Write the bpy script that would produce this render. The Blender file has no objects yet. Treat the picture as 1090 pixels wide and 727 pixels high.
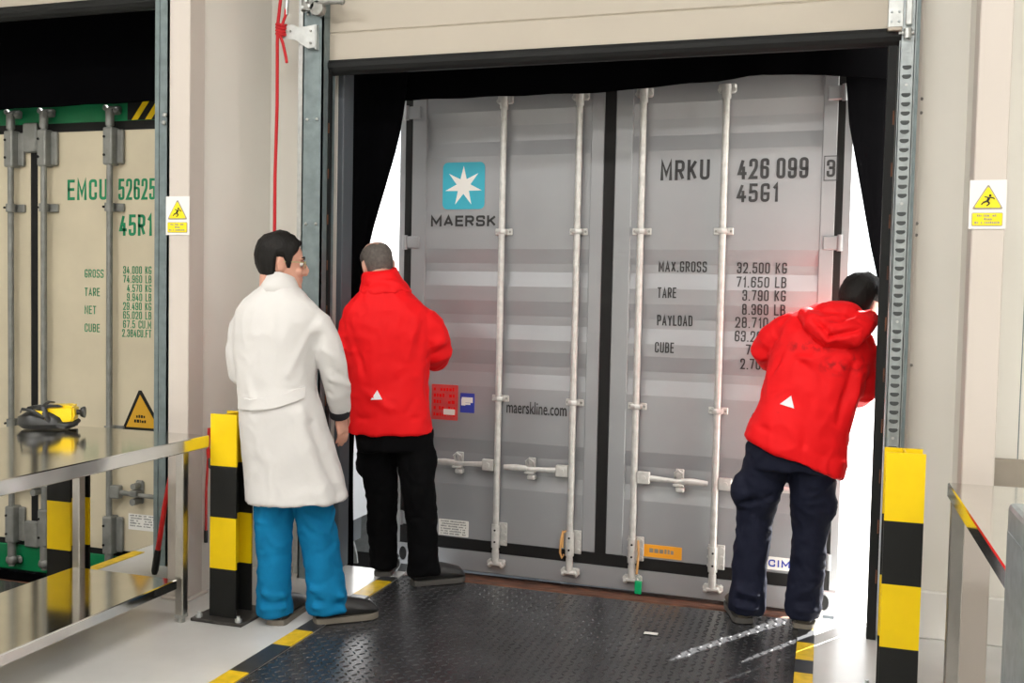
import bpy, bmesh, math, random
from mathutils import Vector, Matrix, noise, Quaternion
R = math.radians
random.seed(7)
S = bpy.context.scene
COL = S.collection

# ------------------------------------------------------------------ camera
YAW, PIT, ROL, F = R(17.5), R(2.64), R(1.17), 1060.0
cam = bpy.data.objects.new('camera', bpy.data.cameras.new('camera')); COL.objects.link(cam)
s_, c_ = math.sin(YAW), math.cos(YAW)
rt = Vector((c_, s_, 0)); f0 = Vector((-s_, c_, 0)); up = Vector((0, 0, 1))
fw = f0*math.cos(PIT) - up*math.sin(PIT); dn = -(up*math.cos(PIT) + f0*math.sin(PIT))
ex = rt*math.cos(ROL) - dn*math.sin(ROL); ey = rt*math.sin(ROL) + dn*math.cos(ROL)
m = Matrix((ex, -ey, -fw)).transposed().to_4x4(); m.translation = Vector((0, 0, 1.47))
cam.matrix_world = m
cam.data.sensor_width = 36.0; cam.data.lens = 36.0*F/1090.0; cam.data.clip_start = .05
S.camera = cam

# ------------------------------------------------------------------ world, sun, lamps, exposure
w = bpy.data.worlds.new('sky'); S.world = w; w.use_nodes = True
bg = w.node_tree.nodes['Background']; bg.inputs[0].default_value = (.93, .97, 1, 1); bg.inputs[1].default_value = 3.0
sun = bpy.data.objects.new('sun', bpy.data.lights.new('sun', 'SUN')); COL.objects.link(sun)
sun.data.energy = 44; sun.data.angle = R(.6); sun.data.color = (1, .97, .92)
sun.rotation_euler = Vector((-.418, -.670, -.616)).to_track_quat('-Z', 'Y').to_euler()
def lamp(x, y, z, sx, sy, e, col=(1, .975, .94)):
    o = bpy.data.objects.new('ceiling_lamp', bpy.data.lights.new('ceiling_lamp', 'AREA')); COL.objects.link(o)
    o.data.shape = 'RECTANGLE'; o.data.size = sx; o.data.size_y = sy; o.data.energy = e; o.data.color = col
    o.location = (x, y, z)
for lx in (-4.6, -.6, 3.6):
    for ly in (-4.6, -1.8, 1.0):
        lamp(lx, ly, 4.75, 2.4, .5, 98)
S.view_settings.view_transform = 'Standard'; S.view_settings.look = 'None'
S.view_settings.gamma = 1.0; S.view_settings.use_curve_mapping = False; S.view_settings.exposure = 0.0

# ------------------------------------------------------------------ materials
def mat(name, col, rough=.5, metal=0.0, bump=0, bscale=40, var=0, vscale=3, spec=.5, stretch=None):
    M = bpy.data.materials.new(name); M.use_nodes = True
    nt = M.node_tree; b = nt.nodes['Principled BSDF']
    b.inputs['Base Color'].default_value = (*col, 1); b.inputs['Roughness'].default_value = rough
    b.inputs['Metallic'].default_value = metal
    b.inputs['Specular IOR Level'].default_value = spec
    tc = nt.nodes.new('ShaderNodeTexCoord'); mp = nt.nodes.new('ShaderNodeMapping')
    nt.links.new(tc.outputs['Object'], mp.inputs['Vector'])
    if stretch: mp.inputs['Scale'].default_value = stretch
    if var:
        n = nt.nodes.new('ShaderNodeTexNoise'); n.inputs['Scale'].default_value = vscale; n.inputs['Detail'].default_value = 5
        nt.links.new(mp.outputs['Vector'], n.inputs['Vector'])
        mx = nt.nodes.new('ShaderNodeMix'); mx.data_type = 'RGBA'
        mr = nt.nodes.new('ShaderNodeMapRange'); mr.inputs[1].default_value = .35; mr.inputs[2].default_value = .65
        nt.links.new(n.outputs['Fac'], mr.inputs[0]); nt.links.new(mr.outputs[0], mx.inputs['Factor'])
        mx.inputs['A'].default_value = (*[max(0, k*(1-var)) for k in col], 1)
        mx.inputs['B'].default_value = (*[min(1, k*(1+var)) for k in col], 1)
        nt.links.new(mx.outputs['Result'], b.inputs['Base Color'])
    if bump:
        n2 = nt.nodes.new('ShaderNodeTexNoise'); n2.inputs['Scale'].default_value = bscale; n2.inputs['Detail'].default_value = 4
        nt.links.new(mp.outputs['Vector'], n2.inputs['Vector'])
        bp = nt.nodes.new('ShaderNodeBump'); bp.inputs['Strength'].default_value = bump; bp.inputs['Distance'].default_value = .01
        nt.links.new(n2.outputs['Fac'], bp.inputs['Height']); nt.links.new(bp.outputs['Normal'], b.inputs['Normal'])
    return M
M = {}
M['wall'] = mat('wall_panel', (.79, .765, .705), .45, var=.03, vscale=1.2)
M['colw'] = mat('column_paint', (.58, .525, .475), .42, var=.02, vscale=2)
M['plinth'] = mat('plinth_paint', (.78, .76, .72), .4)
M['ceil'] = mat('ceiling_paint', (.72, .71, .68), .7)
M['floor'] = mat('floor_epoxy', (.63, .625, .61), .22, bump=.05, bscale=9, var=.07, vscale=2.2)
M['yard'] = mat('yard_concrete', (.36, .36, .35), .8, var=.1, vscale=1)
M['door'] = mat('door_panel_paint', (.48, .43, .355), .45, var=.02, vscale=2)
M['rubber'] = mat('black_rubber', (.010, .011, .011), .6, spec=.25, bump=.1, bscale=20)
M['curtain'] = mat('black_curtain', (.0025, .0025, .003), .95, bump=.15, bscale=12, spec=.0)
M['dkgrey'] = mat('dark_grey_steel', (.10, .115, .13), .5, var=.08)
M['galv'] = mat('galvanised_steel', (.36, .40, .41), .42, .55, var=.12, vscale=25, bump=.04, bscale=60)
M['galv_dk'] = mat('dull_galvanised_steel', (.20, .25, .26), .5, .4, var=.12, vscale=20)
M['zinc'] = mat('bright_zinc', (.54, .56, .55), .33, .5, var=.08, vscale=30)
M['slot'] = mat('dark_slot', (.06, .07, .07), .6)
M['grey_iron'] = mat('grey_cast_iron', (.30, .30, .28), .5, .2, var=.2, vscale=30)
M['cont'] = mat('silver_container_paint', (.305, .315, .33), .36, .25, var=.04, vscale=2.5, bump=.03, bscale=14)
M['cont_rod'] = mat('galvanised_rod', (.60, .60, .58), .38, .35, var=.1, vscale=30, bump=.05, bscale=50)
M['ink'] = mat('black_lettering', (.022, .022, .024), .5)
M['white'] = mat('white_print', (.80, .79, .75), .5)
M['teal'] = mat('teal_print', (.03, .40, .53), .45)
M['red_print'] = mat('red_label', (.62, .06, .06), .45, var=.1, vscale=20)
M['blue_print'] = mat('blue_label', (.025, .05, .36), .45)
M['orange_print'] = mat('orange_label', (.85, .36, .015), .45)
M['rust'] = mat('rusty_steel', (.13, .05, .025), .75, .2, var=.5, vscale=14, bump=.3, bscale=40)
M['plate'] = mat('black_checker_plate', (.042, .043, .046), .27, .3, var=.35, vscale=5)
M['yellow'] = mat('yellow_paint', (.84, .58, .002), .45, spec=.3, var=.04, vscale=6, bump=.05, bscale=20)
M['blackp'] = mat('black_paint', (.010, .0105, .010), .42, spec=.25, bump=.06, bscale=20)
M['tape_y'] = mat('yellow_floor_tape', (.70, .46, .01), .45, var=.15, vscale=20)
M['tape_k'] = mat('black_floor_tape', (.03, .032, .036), .4, var=.2, vscale=20)
M['steel'] = mat('brushed_stainless', (.72, .71, .68), .11, 1.0, bump=.03, bscale=5, var=.04, vscale=8)
M['steel_leg'] = mat('stainless_tube', (.50, .48, .45), .3, 1.0, var=.06, vscale=12)
M['brown'] = mat('brown_grey_steel', (.36, .32, .27), .4, .5, var=.1, vscale=5)
M['em'] = mat('cream_container_paint', (.60, .535, .39), .45, var=.05, vscale=3, bump=.04, bscale=10)
M['em_green'] = mat('green_container_paint', (.0, .175, .06), .45, var=.1, vscale=6)
M['em_ink'] = mat('green_lettering', (.0, .22, .09), .5)
M['em_rod'] = mat('grey_rod_steel', (.24, .245, .23), .5, .4, var=.12, vscale=15)
M['gasket'] = mat('black_gasket', (.009, .009, .009), .6, spec=.25)
M['skin'] = mat('skin', (.62, .32, .23), .45, var=.05, vscale=30, bump=.05, bscale=90)
M['skin_b'] = mat('skin_tanned', (.55, .30, .22), .45, var=.05, vscale=30, bump=.05, bscale=90)
M['hair_k'] = mat('black_hair', (.007, .006, .005), .6, bump=.35, bscale=140, stretch=(1, 1, .25), spec=.25)
M['hair_g'] = mat('grey_cropped_hair', (.10, .085, .075), .65, bump=.4, bscale=200, var=.2, vscale=60)
M['coat'] = mat('white_cotton', (.64, .625, .61), .75, bump=.12, bscale=30)
M['jacket'] = mat('red_nylon', (.80, .008, .011), .6, bump=.12, bscale=24, spec=.15)
M['jean'] = mat('blue_cotton', (.004, .16, .34), .8, spec=.15, bump=.2, bscale=30, var=.08, vscale=12)
M['trk'] = mat('black_cotton', (.0025, .0025, .003), .9, bump=.2, bscale=30, spec=.1)
M['trn'] = mat('navy_cotton', (.008, .010, .024), .8, bump=.2, bscale=30, spec=.2)
M['leather'] = mat('black_shoe_leather', (.020, .020, .020), .45, bump=.15, bscale=50)
M['leather_b'] = mat('brown_shoe_leather', (.10, .085, .06), .55, bump=.15, bscale=50)
M['sole'] = mat('grey_shoe_sole', (.07, .066, .06), .7)
M['sole_t'] = mat('tan_shoe_sole', (.17, .15, .12), .7)
M['reflect'] = mat('pale_reflective_patch', (.80, .80, .84), .3)
M['dark_cloth'] = mat('dark_knit_cuff', (.012, .012, .016), .8)
M['frame'] = mat('olive_glasses_frame', (.42, .38, .2), .35)
M['eye'] = mat('eye_white', (.75, .72, .68), .25)
M['red_rope'] = mat('red_rope', (.55, .008, .014), .6, bump=.4, bscale=120)
M['red_plastic'] = mat('red_plastic', (.60, .015, .015), .35)
M['green_plastic'] = mat('green_plastic', (.0, .33, .12), .35)
M['sign_y'] = mat('sign_yellow', (.84, .70, .01), .4)
M['sign_w'] = mat('sign_white', (.80, .78, .76), .35)
M['amber'] = mat('amber_sticker', (.62, .34, .01), .45)
M['mask_y'] = mat('yellow_plastic', (.88, .60, .0), .3)
M['mask_k'] = mat('black_plastic', (.015, .016, .016), .32)
M['tyre'] = mat('tyre_rubber', (.04, .04, .04), .8)
M['em_body_lit'] = mat('sunlit_white_body', (.75, .76, .78), .35)  # cream container body whitened, sunlight on its side put into the colour
g = bpy.data.materials.new('clear_lens'); g.use_nodes = True
gb = g.node_tree.nodes['Principled BSDF']; gb.inputs['Transmission Weight'].default_value = 1; gb.inputs['Roughness'].default_value = .02; gb.inputs['IOR'].default_value = 1.1
M['glass'] = g

# ------------------------------------------------------------------ mesh helpers
def smudged(name, base, dark, spots):
    """cloth with worn dirt marks at fixed places on the garment"""
    Mx = mat(name, base, .6, bump=.12, bscale=24, spec=.15); nt = Mx.node_tree; b = nt.nodes['Principled BSDF']; N = nt.nodes.new
    tc = N('ShaderNodeTexCoord'); nz = N('ShaderNodeTexNoise'); nz.inputs['Scale'].default_value = 26; nz.inputs['Detail'].default_value = 6
    nt.links.new(tc.outputs['Object'], nz.inputs['Vector']); tot = None
    for c, sc in spots:
        mp = N('ShaderNodeMapping'); mp.vector_type = 'TEXTURE'; mp.inputs['Location'].default_value = c; mp.inputs['Scale'].default_value = sc
        nt.links.new(tc.outputs['Object'], mp.inputs['Vector']); ln = N('ShaderNodeVectorMath'); ln.operation = 'LENGTH'; nt.links.new(mp.outputs[0], ln.inputs[0])
        mr = N('ShaderNodeMapRange'); mr.inputs[1].default_value = 1; mr.inputs[2].default_value = .2; nt.links.new(ln.outputs['Value'], mr.inputs[0])
        if tot is None: tot = mr.outputs[0]
        else:
            ad = N('ShaderNodeMath'); ad.operation = 'MAXIMUM'; nt.links.new(tot, ad.inputs[0]); nt.links.new(mr.outputs[0], ad.inputs[1]); tot = ad.outputs[0]
    m2 = N('ShaderNodeMapRange'); m2.inputs[1].default_value = .45; m2.inputs[2].default_value = .68; nt.links.new(nz.outputs['Fac'], m2.inputs[0])
    mu = N('ShaderNodeMath'); mu.operation = 'MULTIPLY'; nt.links.new(tot, mu.inputs[0]); nt.links.new(m2.outputs[0], mu.inputs[1])
    mx = N('ShaderNodeMix'); mx.data_type = 'RGBA'; mx.inputs['A'].default_value = (*base, 1); mx.inputs['B'].default_value = (*dark, 1)
    nt.links.new(mu.outputs[0], mx.inputs['Factor']); nt.links.new(mx.outputs['Result'], b.inputs['Base Color']); return Mx
M['jacket_s'] = smudged('red_nylon_with_smudges', (.80, .008, .011), (.10, .008, .010), [((.13, -.08, 1.27), (.12, .2, .035)), ((.24, -.05, 1.19), (.09, .2, .05)), ((.33, 0, 1.20), (.04, .2, .07)), ((.01, -.1, 1.0), (.02, .2, .03))])
class MB:
    def __init__(s): s.b = bmesh.new(); s.mi = 0
    def _f(s, vs, smooth=False):
        try: f = s.b.faces.new(vs)
        except ValueError: return None
        f.material_index = s.mi; f.smooth = smooth; return f
    def box(s, x0, x1, y0, y1, z0, z1, bev=0, seg=1):
        r = bmesh.ops.create_cube(s.b, size=1)
        vs = r['verts']
        for v in vs: v.co = Vector(((x0+x1)/2 + v.co.x*(x1-x0), (y0+y1)/2 + v.co.y*(y1-y0), (z0+z1)/2 + v.co.z*(z1-z0)))
        fs = list({f for v in vs for f in v.link_faces})
        for f in fs: f.material_index = s.mi
        if bev:
            es = list({e for v in vs for e in v.link_edges})
            bmesh.ops.bevel(s.b, geom=es, offset=bev, segments=seg, affect='EDGES', profile=.5, material=-1)
        return s
    def tube(s, pts, rad, n=12, ell=None, upv=None, smooth=True, caps=True):
        pts = [Vector(p) for p in pts]; k = len(pts)
        if not hasattr(rad, '__len__'): rad = [rad]*k
        rings = []; prev = None
        for i, p in enumerate(pts):
            t = (pts[min(i+1, k-1)] - pts[max(i-1, 0)]).normalized()
            if prev is None:
                a = Vector(upv) if upv else (Vector((0, 0, 1)) if abs(t.z) < .9 else Vector((0, 1, 0)))
            else: a = prev
            a = (a - t*a.dot(t)).normalized(); prev = a; b_ = t.cross(a)
            ra = rad[i]; rb = ra*(ell[i] if ell and hasattr(ell, '__len__') else (ell or 1))
            rings.append([s.b.verts.new(p + a*(ra*math.cos(2*math.pi*j/n)) + b_*(rb*math.sin(2*math.pi*j/n))) for j in range(n)])
        s._rings(rings, smooth, caps); return s
    def _rings(s, rings, smooth=True, caps=True):
        n = len(rings[0])
        for A, B in zip(rings, rings[1:]):
            for j in range(n): s._f((A[j], A[(j+1) % n], B[(j+1) % n], B[j]), smooth)
        if caps: s._f(list(reversed(rings[0])), smooth); s._f(rings[-1], smooth)
    def loft(s, secs, n=28, rot=0, p=2.3, smooth=True):
        """secs: (cx, cy, cz, hw, hd[, tilt about y, tilt about x]) horizontal superellipse sections"""
        rings = []
        for q in secs:
            cx, cy, cz, hw, hd = q[:5]; ta = q[5] if len(q) > 5 else 0; tb = q[6] if len(q) > 6 else 0
            Mx = Matrix.Rotation(ta, 3, 'Y') @ Matrix.Rotation(tb, 3, 'X') @ Matrix.Rotation(rot, 3, 'Z')
            rg = []
            for j in range(n):
                th = 2*math.pi*j/n; co, si = math.cos(th), math.sin(th)
                x = hw*math.copysign(abs(co)**(2/p), co); y = hd*math.copysign(abs(si)**(2/p), si)
                rg.append(s.b.verts.new(Vector((cx, cy, cz)) + Mx @ Vector((x, y, 0))))
            rings.append(rg)
        s._rings(rings, smooth); return s
    def cyl(s, p0, p1, r, n=16, r2=None, smooth=True): return s.tube([p0, p1], [r, r if r2 is None else r2], n, smooth=smooth)
    def ball(s, c, r, sc=(1, 1, 1), rot=None, seg=16):
        q = bmesh.ops.create_uvsphere(s.b, u_segments=seg, v_segments=max(6, seg//2), radius=r)
        for v in q['verts']:
            u = Vector((v.co.x*sc[0], v.co.y*sc[1], v.co.z*sc[2]))
            if rot: u = rot @ u
            v.co = Vector(c) + u
        for f in {f for v in q['verts'] for f in v.link_faces}: f.material_index = s.mi; f.smooth = True
        return s
    def prism(s, poly, y0, y1, axis='y', smooth=False):
        """poly of (x, z) extruded along y (or (x, y) along z, or (y, z) along x)"""
        def P(a, b_, t): return (a, t, b_) if axis == 'y' else ((a, b_, t) if axis == 'z' else (t, a, b_))
        A = [s.b.verts.new(P(a, b_, y0)) for a, b_ in poly]; B = [s.b.verts.new(P(a, b_, y1)) for a, b_ in poly]
        n = len(poly)
        for j in range(n): s._f((A[j], A[(j+1) % n], B[(j+1) % n], B[j]), smooth)
        s._f(A); s._f(list(reversed(B))); return s
    def build(s, name, mats, parent=None, matrix=None, fix=True):
        if fix: bmesh.ops.recalc_face_normals(s.b, faces=s.b.faces[:])
        me = bpy.data.meshes.new(name); s.b.to_mesh(me); s.b.free(); 
        fl_ = [p.use_smooth for p in me.polygons]; me.set_sharp_from_angle(angle=R(38))
        for p, k_ in zip(me.polygons, fl_): p.use_smooth = k_
        for mm in (mats if isinstance(mats, (list, tuple)) else [mats]): me.materials.append(M[mm])
        o = bpy.data.objects.new(name, me); COL.objects.link(o)
        if parent is not None: o.parent = parent
        if matrix is not None: o.matrix_world = matrix
        return o
def tag(o, label, cat, group=None, kind=None):
    o['label'] = label; o['category'] = cat
    if group: o['group'] = group
    if kind: o['kind'] = kind
    return o
def struct(o, label=None):
    o['kind'] = 'structure'
    if label: o['label'] = label
    return o
def thing(name, label, cat, loc=(0, 0, 0), rz=0, group=None):
    o = bpy.data.objects.new(name, None); COL.objects.link(o); o.empty_display_size = .1
    o.location = loc; o.rotation_euler = (0, 0, rz); return tag(o, label, cat, group)
def sect(name):
    o = bpy.data.objects.new(name, None); COL.objects.link(o); o['kind'] = 'structure'; return o
def plabel(o, t): o['label'] = t; return o
GL = {}
def _gl():
    o = [(0, 1), (1, 1), (1, 0), (0, 0)]
    def c(*p): return (p, .34, False)
    def k(*p): return (p, 0, False)
    G = GL
    G['O'] = G['0'] = (1, [(tuple(o), .34, True)]); G['Q'] = (1, [(tuple(o), .34, True), k((.6, .25), (1, -.02))])
    G['M'] = (1.3, [k((0, 0), (0, 1), (.5, .25), (1, 1), (1, 0))]); G['N'] = (1.05, [k((0, 0), (0, 1), (1, 0), (1, 1))])
    G['R'] = (1, [c((0, 1, 0), (1, 1), (1, .47), (0, .47, 0)), k((0, 0), (0, 1)), k((.5, .47), (1, 0))])
    G['P'] = (1, [c((0, 1, 0), (1, 1), (1, .45), (0, .45, 0)), k((0, 0), (0, 1))])
    G['B'] = (1, [c((0, 1, 0), (.95, 1), (.95, .52), (0, .52, 0)), c((0, .52, 0), (1, .52), (1, 0), (0, 0, 0)), k((0, 0), (0, 1))])
    G['D'] = (1, [c((0, 1, 0), (1, 1), (1, 0), (0, 0, 0)), k((0, 0), (0, 1))])
    G['K'] = (1, [k((0, 0), (0, 1)), k((1, 1), (0, .36)), k((.33, .57), (1, 0))])
    G['U'] = (1, [c((0, 1), (0, 0), (1, 0), (1, 1))]); G['C'] = (1, [c((1, .74), (1, 1), (0, 1), (0, 0), (1, 0), (1, .26))])
    G['G'] = (1, [((( 1, .80), (1, 1), (0, 1), (0, 0), (1, 0), (1, .44, 0), (.5, .44)), .34, False)])
    G['4'] = (1.05, [k((.62, 1), (0, .24), (1, .24)), k((.74, .55), (.74, 0))])
    G['2'] = (1, [c((0, .72), (0, 1), (1, 1), (1, .56), (0, 0, 0), (1, 0))])
    G['3'] = (1, [c((0, .76), (0, 1), (1, 1), (1, .53), (.4, .53)), c((.4, .53), (1, .53), (1, 0), (0, 0), (0, .24))])
    G['5'] = (1, [c((.93, 1), (.08, 1, 0), (.04, .55, 0), (1, .62), (1, 0), (0, 0), (0, .19))])
    G['6'] = (1, [c((1, .77), (1, 1), (0, 1), (0, 0), (1, 0), (1, .56), (0, .56, .2))])
    G['9'] = (1, [c((0, .23), (0, 0), (1, 0), (1, 1), (0, 1), (0, .44), (1, .44, .2))])
    G['7'] = (1, [k((0, 1), (1, 1), (.35, 0))]); G['1'] = (.5, [k((0, .76), (.85, 1), (.85, 0))])
    G['8'] = (1, [(((.05, 1), (.95, 1), (.95, .53), (.05, .53)), .22, True), (((0, .53), (1, .53), (1, 0), (0, 0)), .25, True)])
    G['A'] = (1.15, [k((0, 0), (.5, 1), (1, 0)), k((.17, .28), (.83, .28))]); G['X'] = (1.05, [k((0, 0), (1, 1)), k((0, 1), (1, 0))])
    G['E'] = (.88, [k((1, 1), (0, 1), (0, 0), (1, 0)), k((0, .52), (.9, .52))]); G['F'] = (.88, [k((1, 1), (0, 1), (0, 0)), k((0, .52), (.9, .52))])
    G['L'] = (.85, [k((0, 1), (0, 0), (1, 0))]); G['T'] = (1, [k((0, 1), (1, 1)), k((.5, 1), (.5, 0))]); G['Y'] = (1.1, [k((0, 1), (.5, .45), (1, 1)), k((.5, .5), (.5, 0))])
    G['S'] = (1, [c((1, .82), (1, 1), (0, 1), (0, .52), (1, .48), (1, 0), (0, 0), (0, .18))]); G['I'] = (.08, [k((.5, 0), (.5, 1))])
    G['.'] = (.12, [k((.5, 0), (.5, .001))]); G[' '] = (.5, [])
_gl()
def txt(name, s, x, z, wd, ht, material, parent, y=-.003, depth=None, weight=.135, thick=.0012, gap=.42, yf=None):
    """stencil like lettering of even stroke, fitted to a box whose lower left corner is (x, z) on the parent's front (facing -y)"""
    tw = ht*weight
    tot = sum(GL[ch][0] for ch in s); n = len(s)
    cw = (wd - n*tw - 0)/(tot + gap*(n-1)) if n > 1 else (wd - tw)/tot
    b = MB(); px = x
    for ch in s:
        gw = GL[ch][0]*cw; h_ = ht - tw
        for pts, rad, closed in GL[ch][1]:
            P = [Vector((p[0]*gw, p[1]*h_)) for p in pts]; rr = [p[2] if len(p) > 2 else rad for p in pts]
            m_ = len(P); Q = []; rmax = min(gw, h_)*1.0
            for i in range(m_):
                if (not closed and i in (0, m_-1)) or rr[i] == 0: Q.append(P[i]); continue
                a, q, c2 = P[i-1], P[i], P[(i+1) % m_]; r = min(rr[i]*rmax*1.4, (a-q).length*.5, (c2-q).length*.5)
                u = (a-q).normalized()*r; v = (c2-q).normalized()*r
                for t in range(6):
                    f = t/5; Q.append(q + u*(1-f)**2 + v*f**2)
            R_ = [Q[0]]
            for q in Q[1:]:
                if (q-R_[-1]).length > 1e-5: R_.append(q)
            if closed and (R_[0]-R_[-1]).length < 1e-5: R_.pop()
            m_ = len(R_); L, Rr = [], []
            if m_ == 2 and (R_[1]-R_[0]).length < tw*.6: R_[0] = R_[0] - Vector((0, tw/2)); R_[1] = R_[0] + Vector((0, tw))
            elif not closed:
                for e, q in ((0, 1), (-1, -2)):
                    dd = (R_[e]-R_[q]).normalized()
                    if abs(dd.x) < .2 or abs(dd.y) < .2: R_[e] = R_[e] + dd*tw*.5
            for i in range(m_):
                d1 = (R_[i]-R_[i-1]).normalized() if (i > 0 or closed) else (R_[1]-R_[0]).normalized()
                d2 = (R_[(i+1) % m_]-R_[i]).normalized() if (i < m_-1 or closed) else d1
                tt = d1+d2; tt = tt.normalized() if tt.length > 1e-4 else d1; nn = Vector((-tt.y, tt.x)); cs = max(.42, abs(nn.dot(Vector((-d1.y, d1.x)))))
                L.append(R_[i] + nn*(tw/2/cs)); Rr.append(R_[i] - nn*(tw/2/cs))
            def V(p, dy):
                zz = z + tw/2 + p.y; return b.b.verts.new((px + tw/2 + p.x, y + (depth(zz) if depth else 0) + dy, zz))
            fr = [(V(l, -thick), V(r, -thick), V(l, 0), V(r, 0)) for l, r in zip(L, Rr)]
            for i in range(m_ if closed else m_-1):
                A, B = fr[i], fr[(i+1) % m_]
                b._f((A[0], B[0], B[1], A[1])); b._f((A[2], A[3], B[3], B[2])); b._f((A[0], A[2], B[2], B[0])); b._f((A[1], B[1], B[3], A[3]))
            if not closed: b._f((fr[0][0], fr[0][1], fr[0][3], fr[0][2])); b._f((fr[-1][0], fr[-1][2], fr[-1][3], fr[-1][1]))
        px += gw + tw + gap*cw
    return b.build(name, material, parent)
def txt_font(name, s, x, z, wd, ht, material, parent, y=-.003, weight=.0, thick=.0012):
    cu = bpy.data.curves.new('t', 'FONT'); cu.body = s; cu.offset = weight; cu.resolution_u = 3
    ob = bpy.data.objects.new('t', cu); COL.objects.link(ob)
    dg = bpy.context.evaluated_depsgraph_get(); me = bpy.data.meshes.new_from_object(ob.evaluated_get(dg))
    bpy.data.objects.remove(ob); bpy.data.curves.remove(cu)
    bm = bmesh.new(); bm.from_mesh(me)
    xs = [v.co.x for v in bm.verts]; ys = [v.co.y for v in bm.verts]
    x0, x1, y0, y1 = min(xs), max(xs), min(ys), max(ys)
    for v in bm.verts: v.co = Vector((x + (v.co.x-x0)/(x1-x0)*wd, y, z + (v.co.y-y0)/(y1-y0)*ht))
    r = bmesh.ops.extrude_face_region(bm, geom=bm.faces[:])
    for v in [e for e in r['geom'] if isinstance(e, bmesh.types.BMVert)]: v.co.y -= thick
    bmesh.ops.recalc_face_normals(bm, faces=bm.faces[:])
    bm.to_mesh(me); bm.free(); me.materials.clear(); me.materials.append(M[material]); me.name = name
    o = bpy.data.objects.new(name, me); COL.objects.link(o); o.parent = parent; return o
def scribble(mb, x0, x1, z, ht, y, seed=0, gap=.3):
    """a row of illegible tiny print: short strokes"""
    rd = random.Random(seed); x = x0
    while x < x1 - ht*.5:
        wdt = ht*rd.uniform(.35, .9)
        if rd.random() > gap*.5: mb.box(x, min(x+wdt, x1), y-.0008, y, z, z+ht*rd.uniform(.7, 1))
        x += wdt + ht*.25
def polyplate(mb, pts, y0, y1): return mb.prism(pts, y0, y1)
def rounded_rect(x0, x1, z0, z1, r, k=5):
    out = []
    for cx, cz, a0 in ((x1-r, z0+r, -90), (x1-r, z1-r, 0), (x0+r, z1-r, 90), (x0+r, z0+r, 180)):
        for i in range(k+1):
            a = R(a0 + 90*i/k); out.append((cx + r*math.cos(a), cz + r*math.sin(a)))
    return out

# ------------------------------------------------------------------ structure: room
WY = 4.70   # room face of the dock wall
OL, OR_ = -2.458, .25          # main opening
LL, LR = -6.10, -3.56          # left bay opening
fb = MB()
def fl(x0, x1, y0, y1): fb.box(x0, x1, y0, y1, -.25, 0)
fl(-9, 7, -7, 2.2); fl(-9, -5.645, 2.2, 4.8); fl(-3.645, -2.07, 2.2, 4.8); fl(-.075, 7, 2.2, 4.8)
struct(fb.build('floor', 'floor'))
struct(MB().box(-9, 7, -7, 4.8, 5.0, 5.15).build('ceiling', 'ceil'))
wb = MB()
for x0, x1, z0, z1 in ((-9, LL, 0, 5), (LR, OL, 0, 5), (OR_, 7, 0, 5), (LL, LR, 3.25, 5), (OL, OR_, 2.9, 5)):
    wb.box(x0, x1, WY, 4.8, z0, z1)
# fine vertical panel joints
struct(wb.build('wall_front', 'wall'))
jb = MB()
for x in (.80, 1.95, 3.1): jb.box(x-.002, x+.002, WY-.0015, WY+.01, .21, 5)
struct(jb.build('trim_5', 'galv_dk'))
struct(MB().box(-9.15, -9, -7, 4.8, 0, 5).build('wall_left', 'wall'))
struct(MB().box(7, 7.15, -7, 4.8, 0, 5).build('wall_right', 'wall'))
struct(MB().box(-9, 7, -7.15, -7, 0, 5).build('wall_back', 'wall'))
struct(MB().box(.34, 7, WY-.03, WY, 0, .21, .006).build('baseboard_right', 'plinth'))
struct(MB().box(-2.85, -2.56, WY-.03, WY, 0, .21, .006).build('baseboard_left', 'plinth'))
struct(MB().box(-60, 60, 4.8, 90, -1.5, -1.3).build('yard', 'yard'))
struct(MB().box(-9, 7, 4.62, 4.8, -1.3, -.55).build('trim_6', 'yard'))
struct(MB().box(-2.94, -2.85, 4.092, WY, 0, 5).build('trim_1', 'wall'))
struct(MB().box(.545, .60, 4.092, WY, .21, 5).build('trim_2', 'wall'))
# columns
def column(x0, x1, label):
    b = MB(); b.box(x0, x1, 3.97, 4.09, 0, 5.0, .004); b.mi = 0
    b.box(x0-.02, x1+.02, 3.95, 4.11, 0, .012, .003)
    return tag(b.build('column', 'colw'), label, 'column', 'columns between the bays')
column(-2.945, -2.835, 'off-white square column between the two loading bays, behind the left steel table')
column(.492, .602, 'off-white square column on the right with a yellow falling hazard sign')

# sectional doors (raised)
def section_door(name, x0, x1, zb, yb=4.56):
    d = sect(name)
    p = MB(); zz = zb + .065
    prof = [(yb, zz)]
    z = zz
    while z < 4.9:
        for dz in (.14, .30, .45):
            prof += [(yb, z+dz-.006), (yb+.006, z+dz), (yb, z+dz+.006)]
        z += .5
        prof += [(yb, z-.008), (yb+.012, z), (yb, z+.008)]
    prof += [(yb, 4.95), (yb+.04, 4.95), (yb+.04, zz)]
    p.prism(prof, x0, x1, axis='x'); p.build('door_panel', 'door', d)
    q = MB(); q.prism([(yb-.012, zb+.068), (yb-.02, zb+.05), (yb-.02, zb+.03), (yb-.008, zb+.012), (yb+.01, zb), (yb+.035, zb), (yb+.05, zb+.02), (yb+.05, zb+.068)], x0-.04, x1, axis='x')
    q.build('bottom_seal', 'rubber', d)
    return d
d1 = section_door('door_1', -2.462, .262, 2.565)
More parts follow.
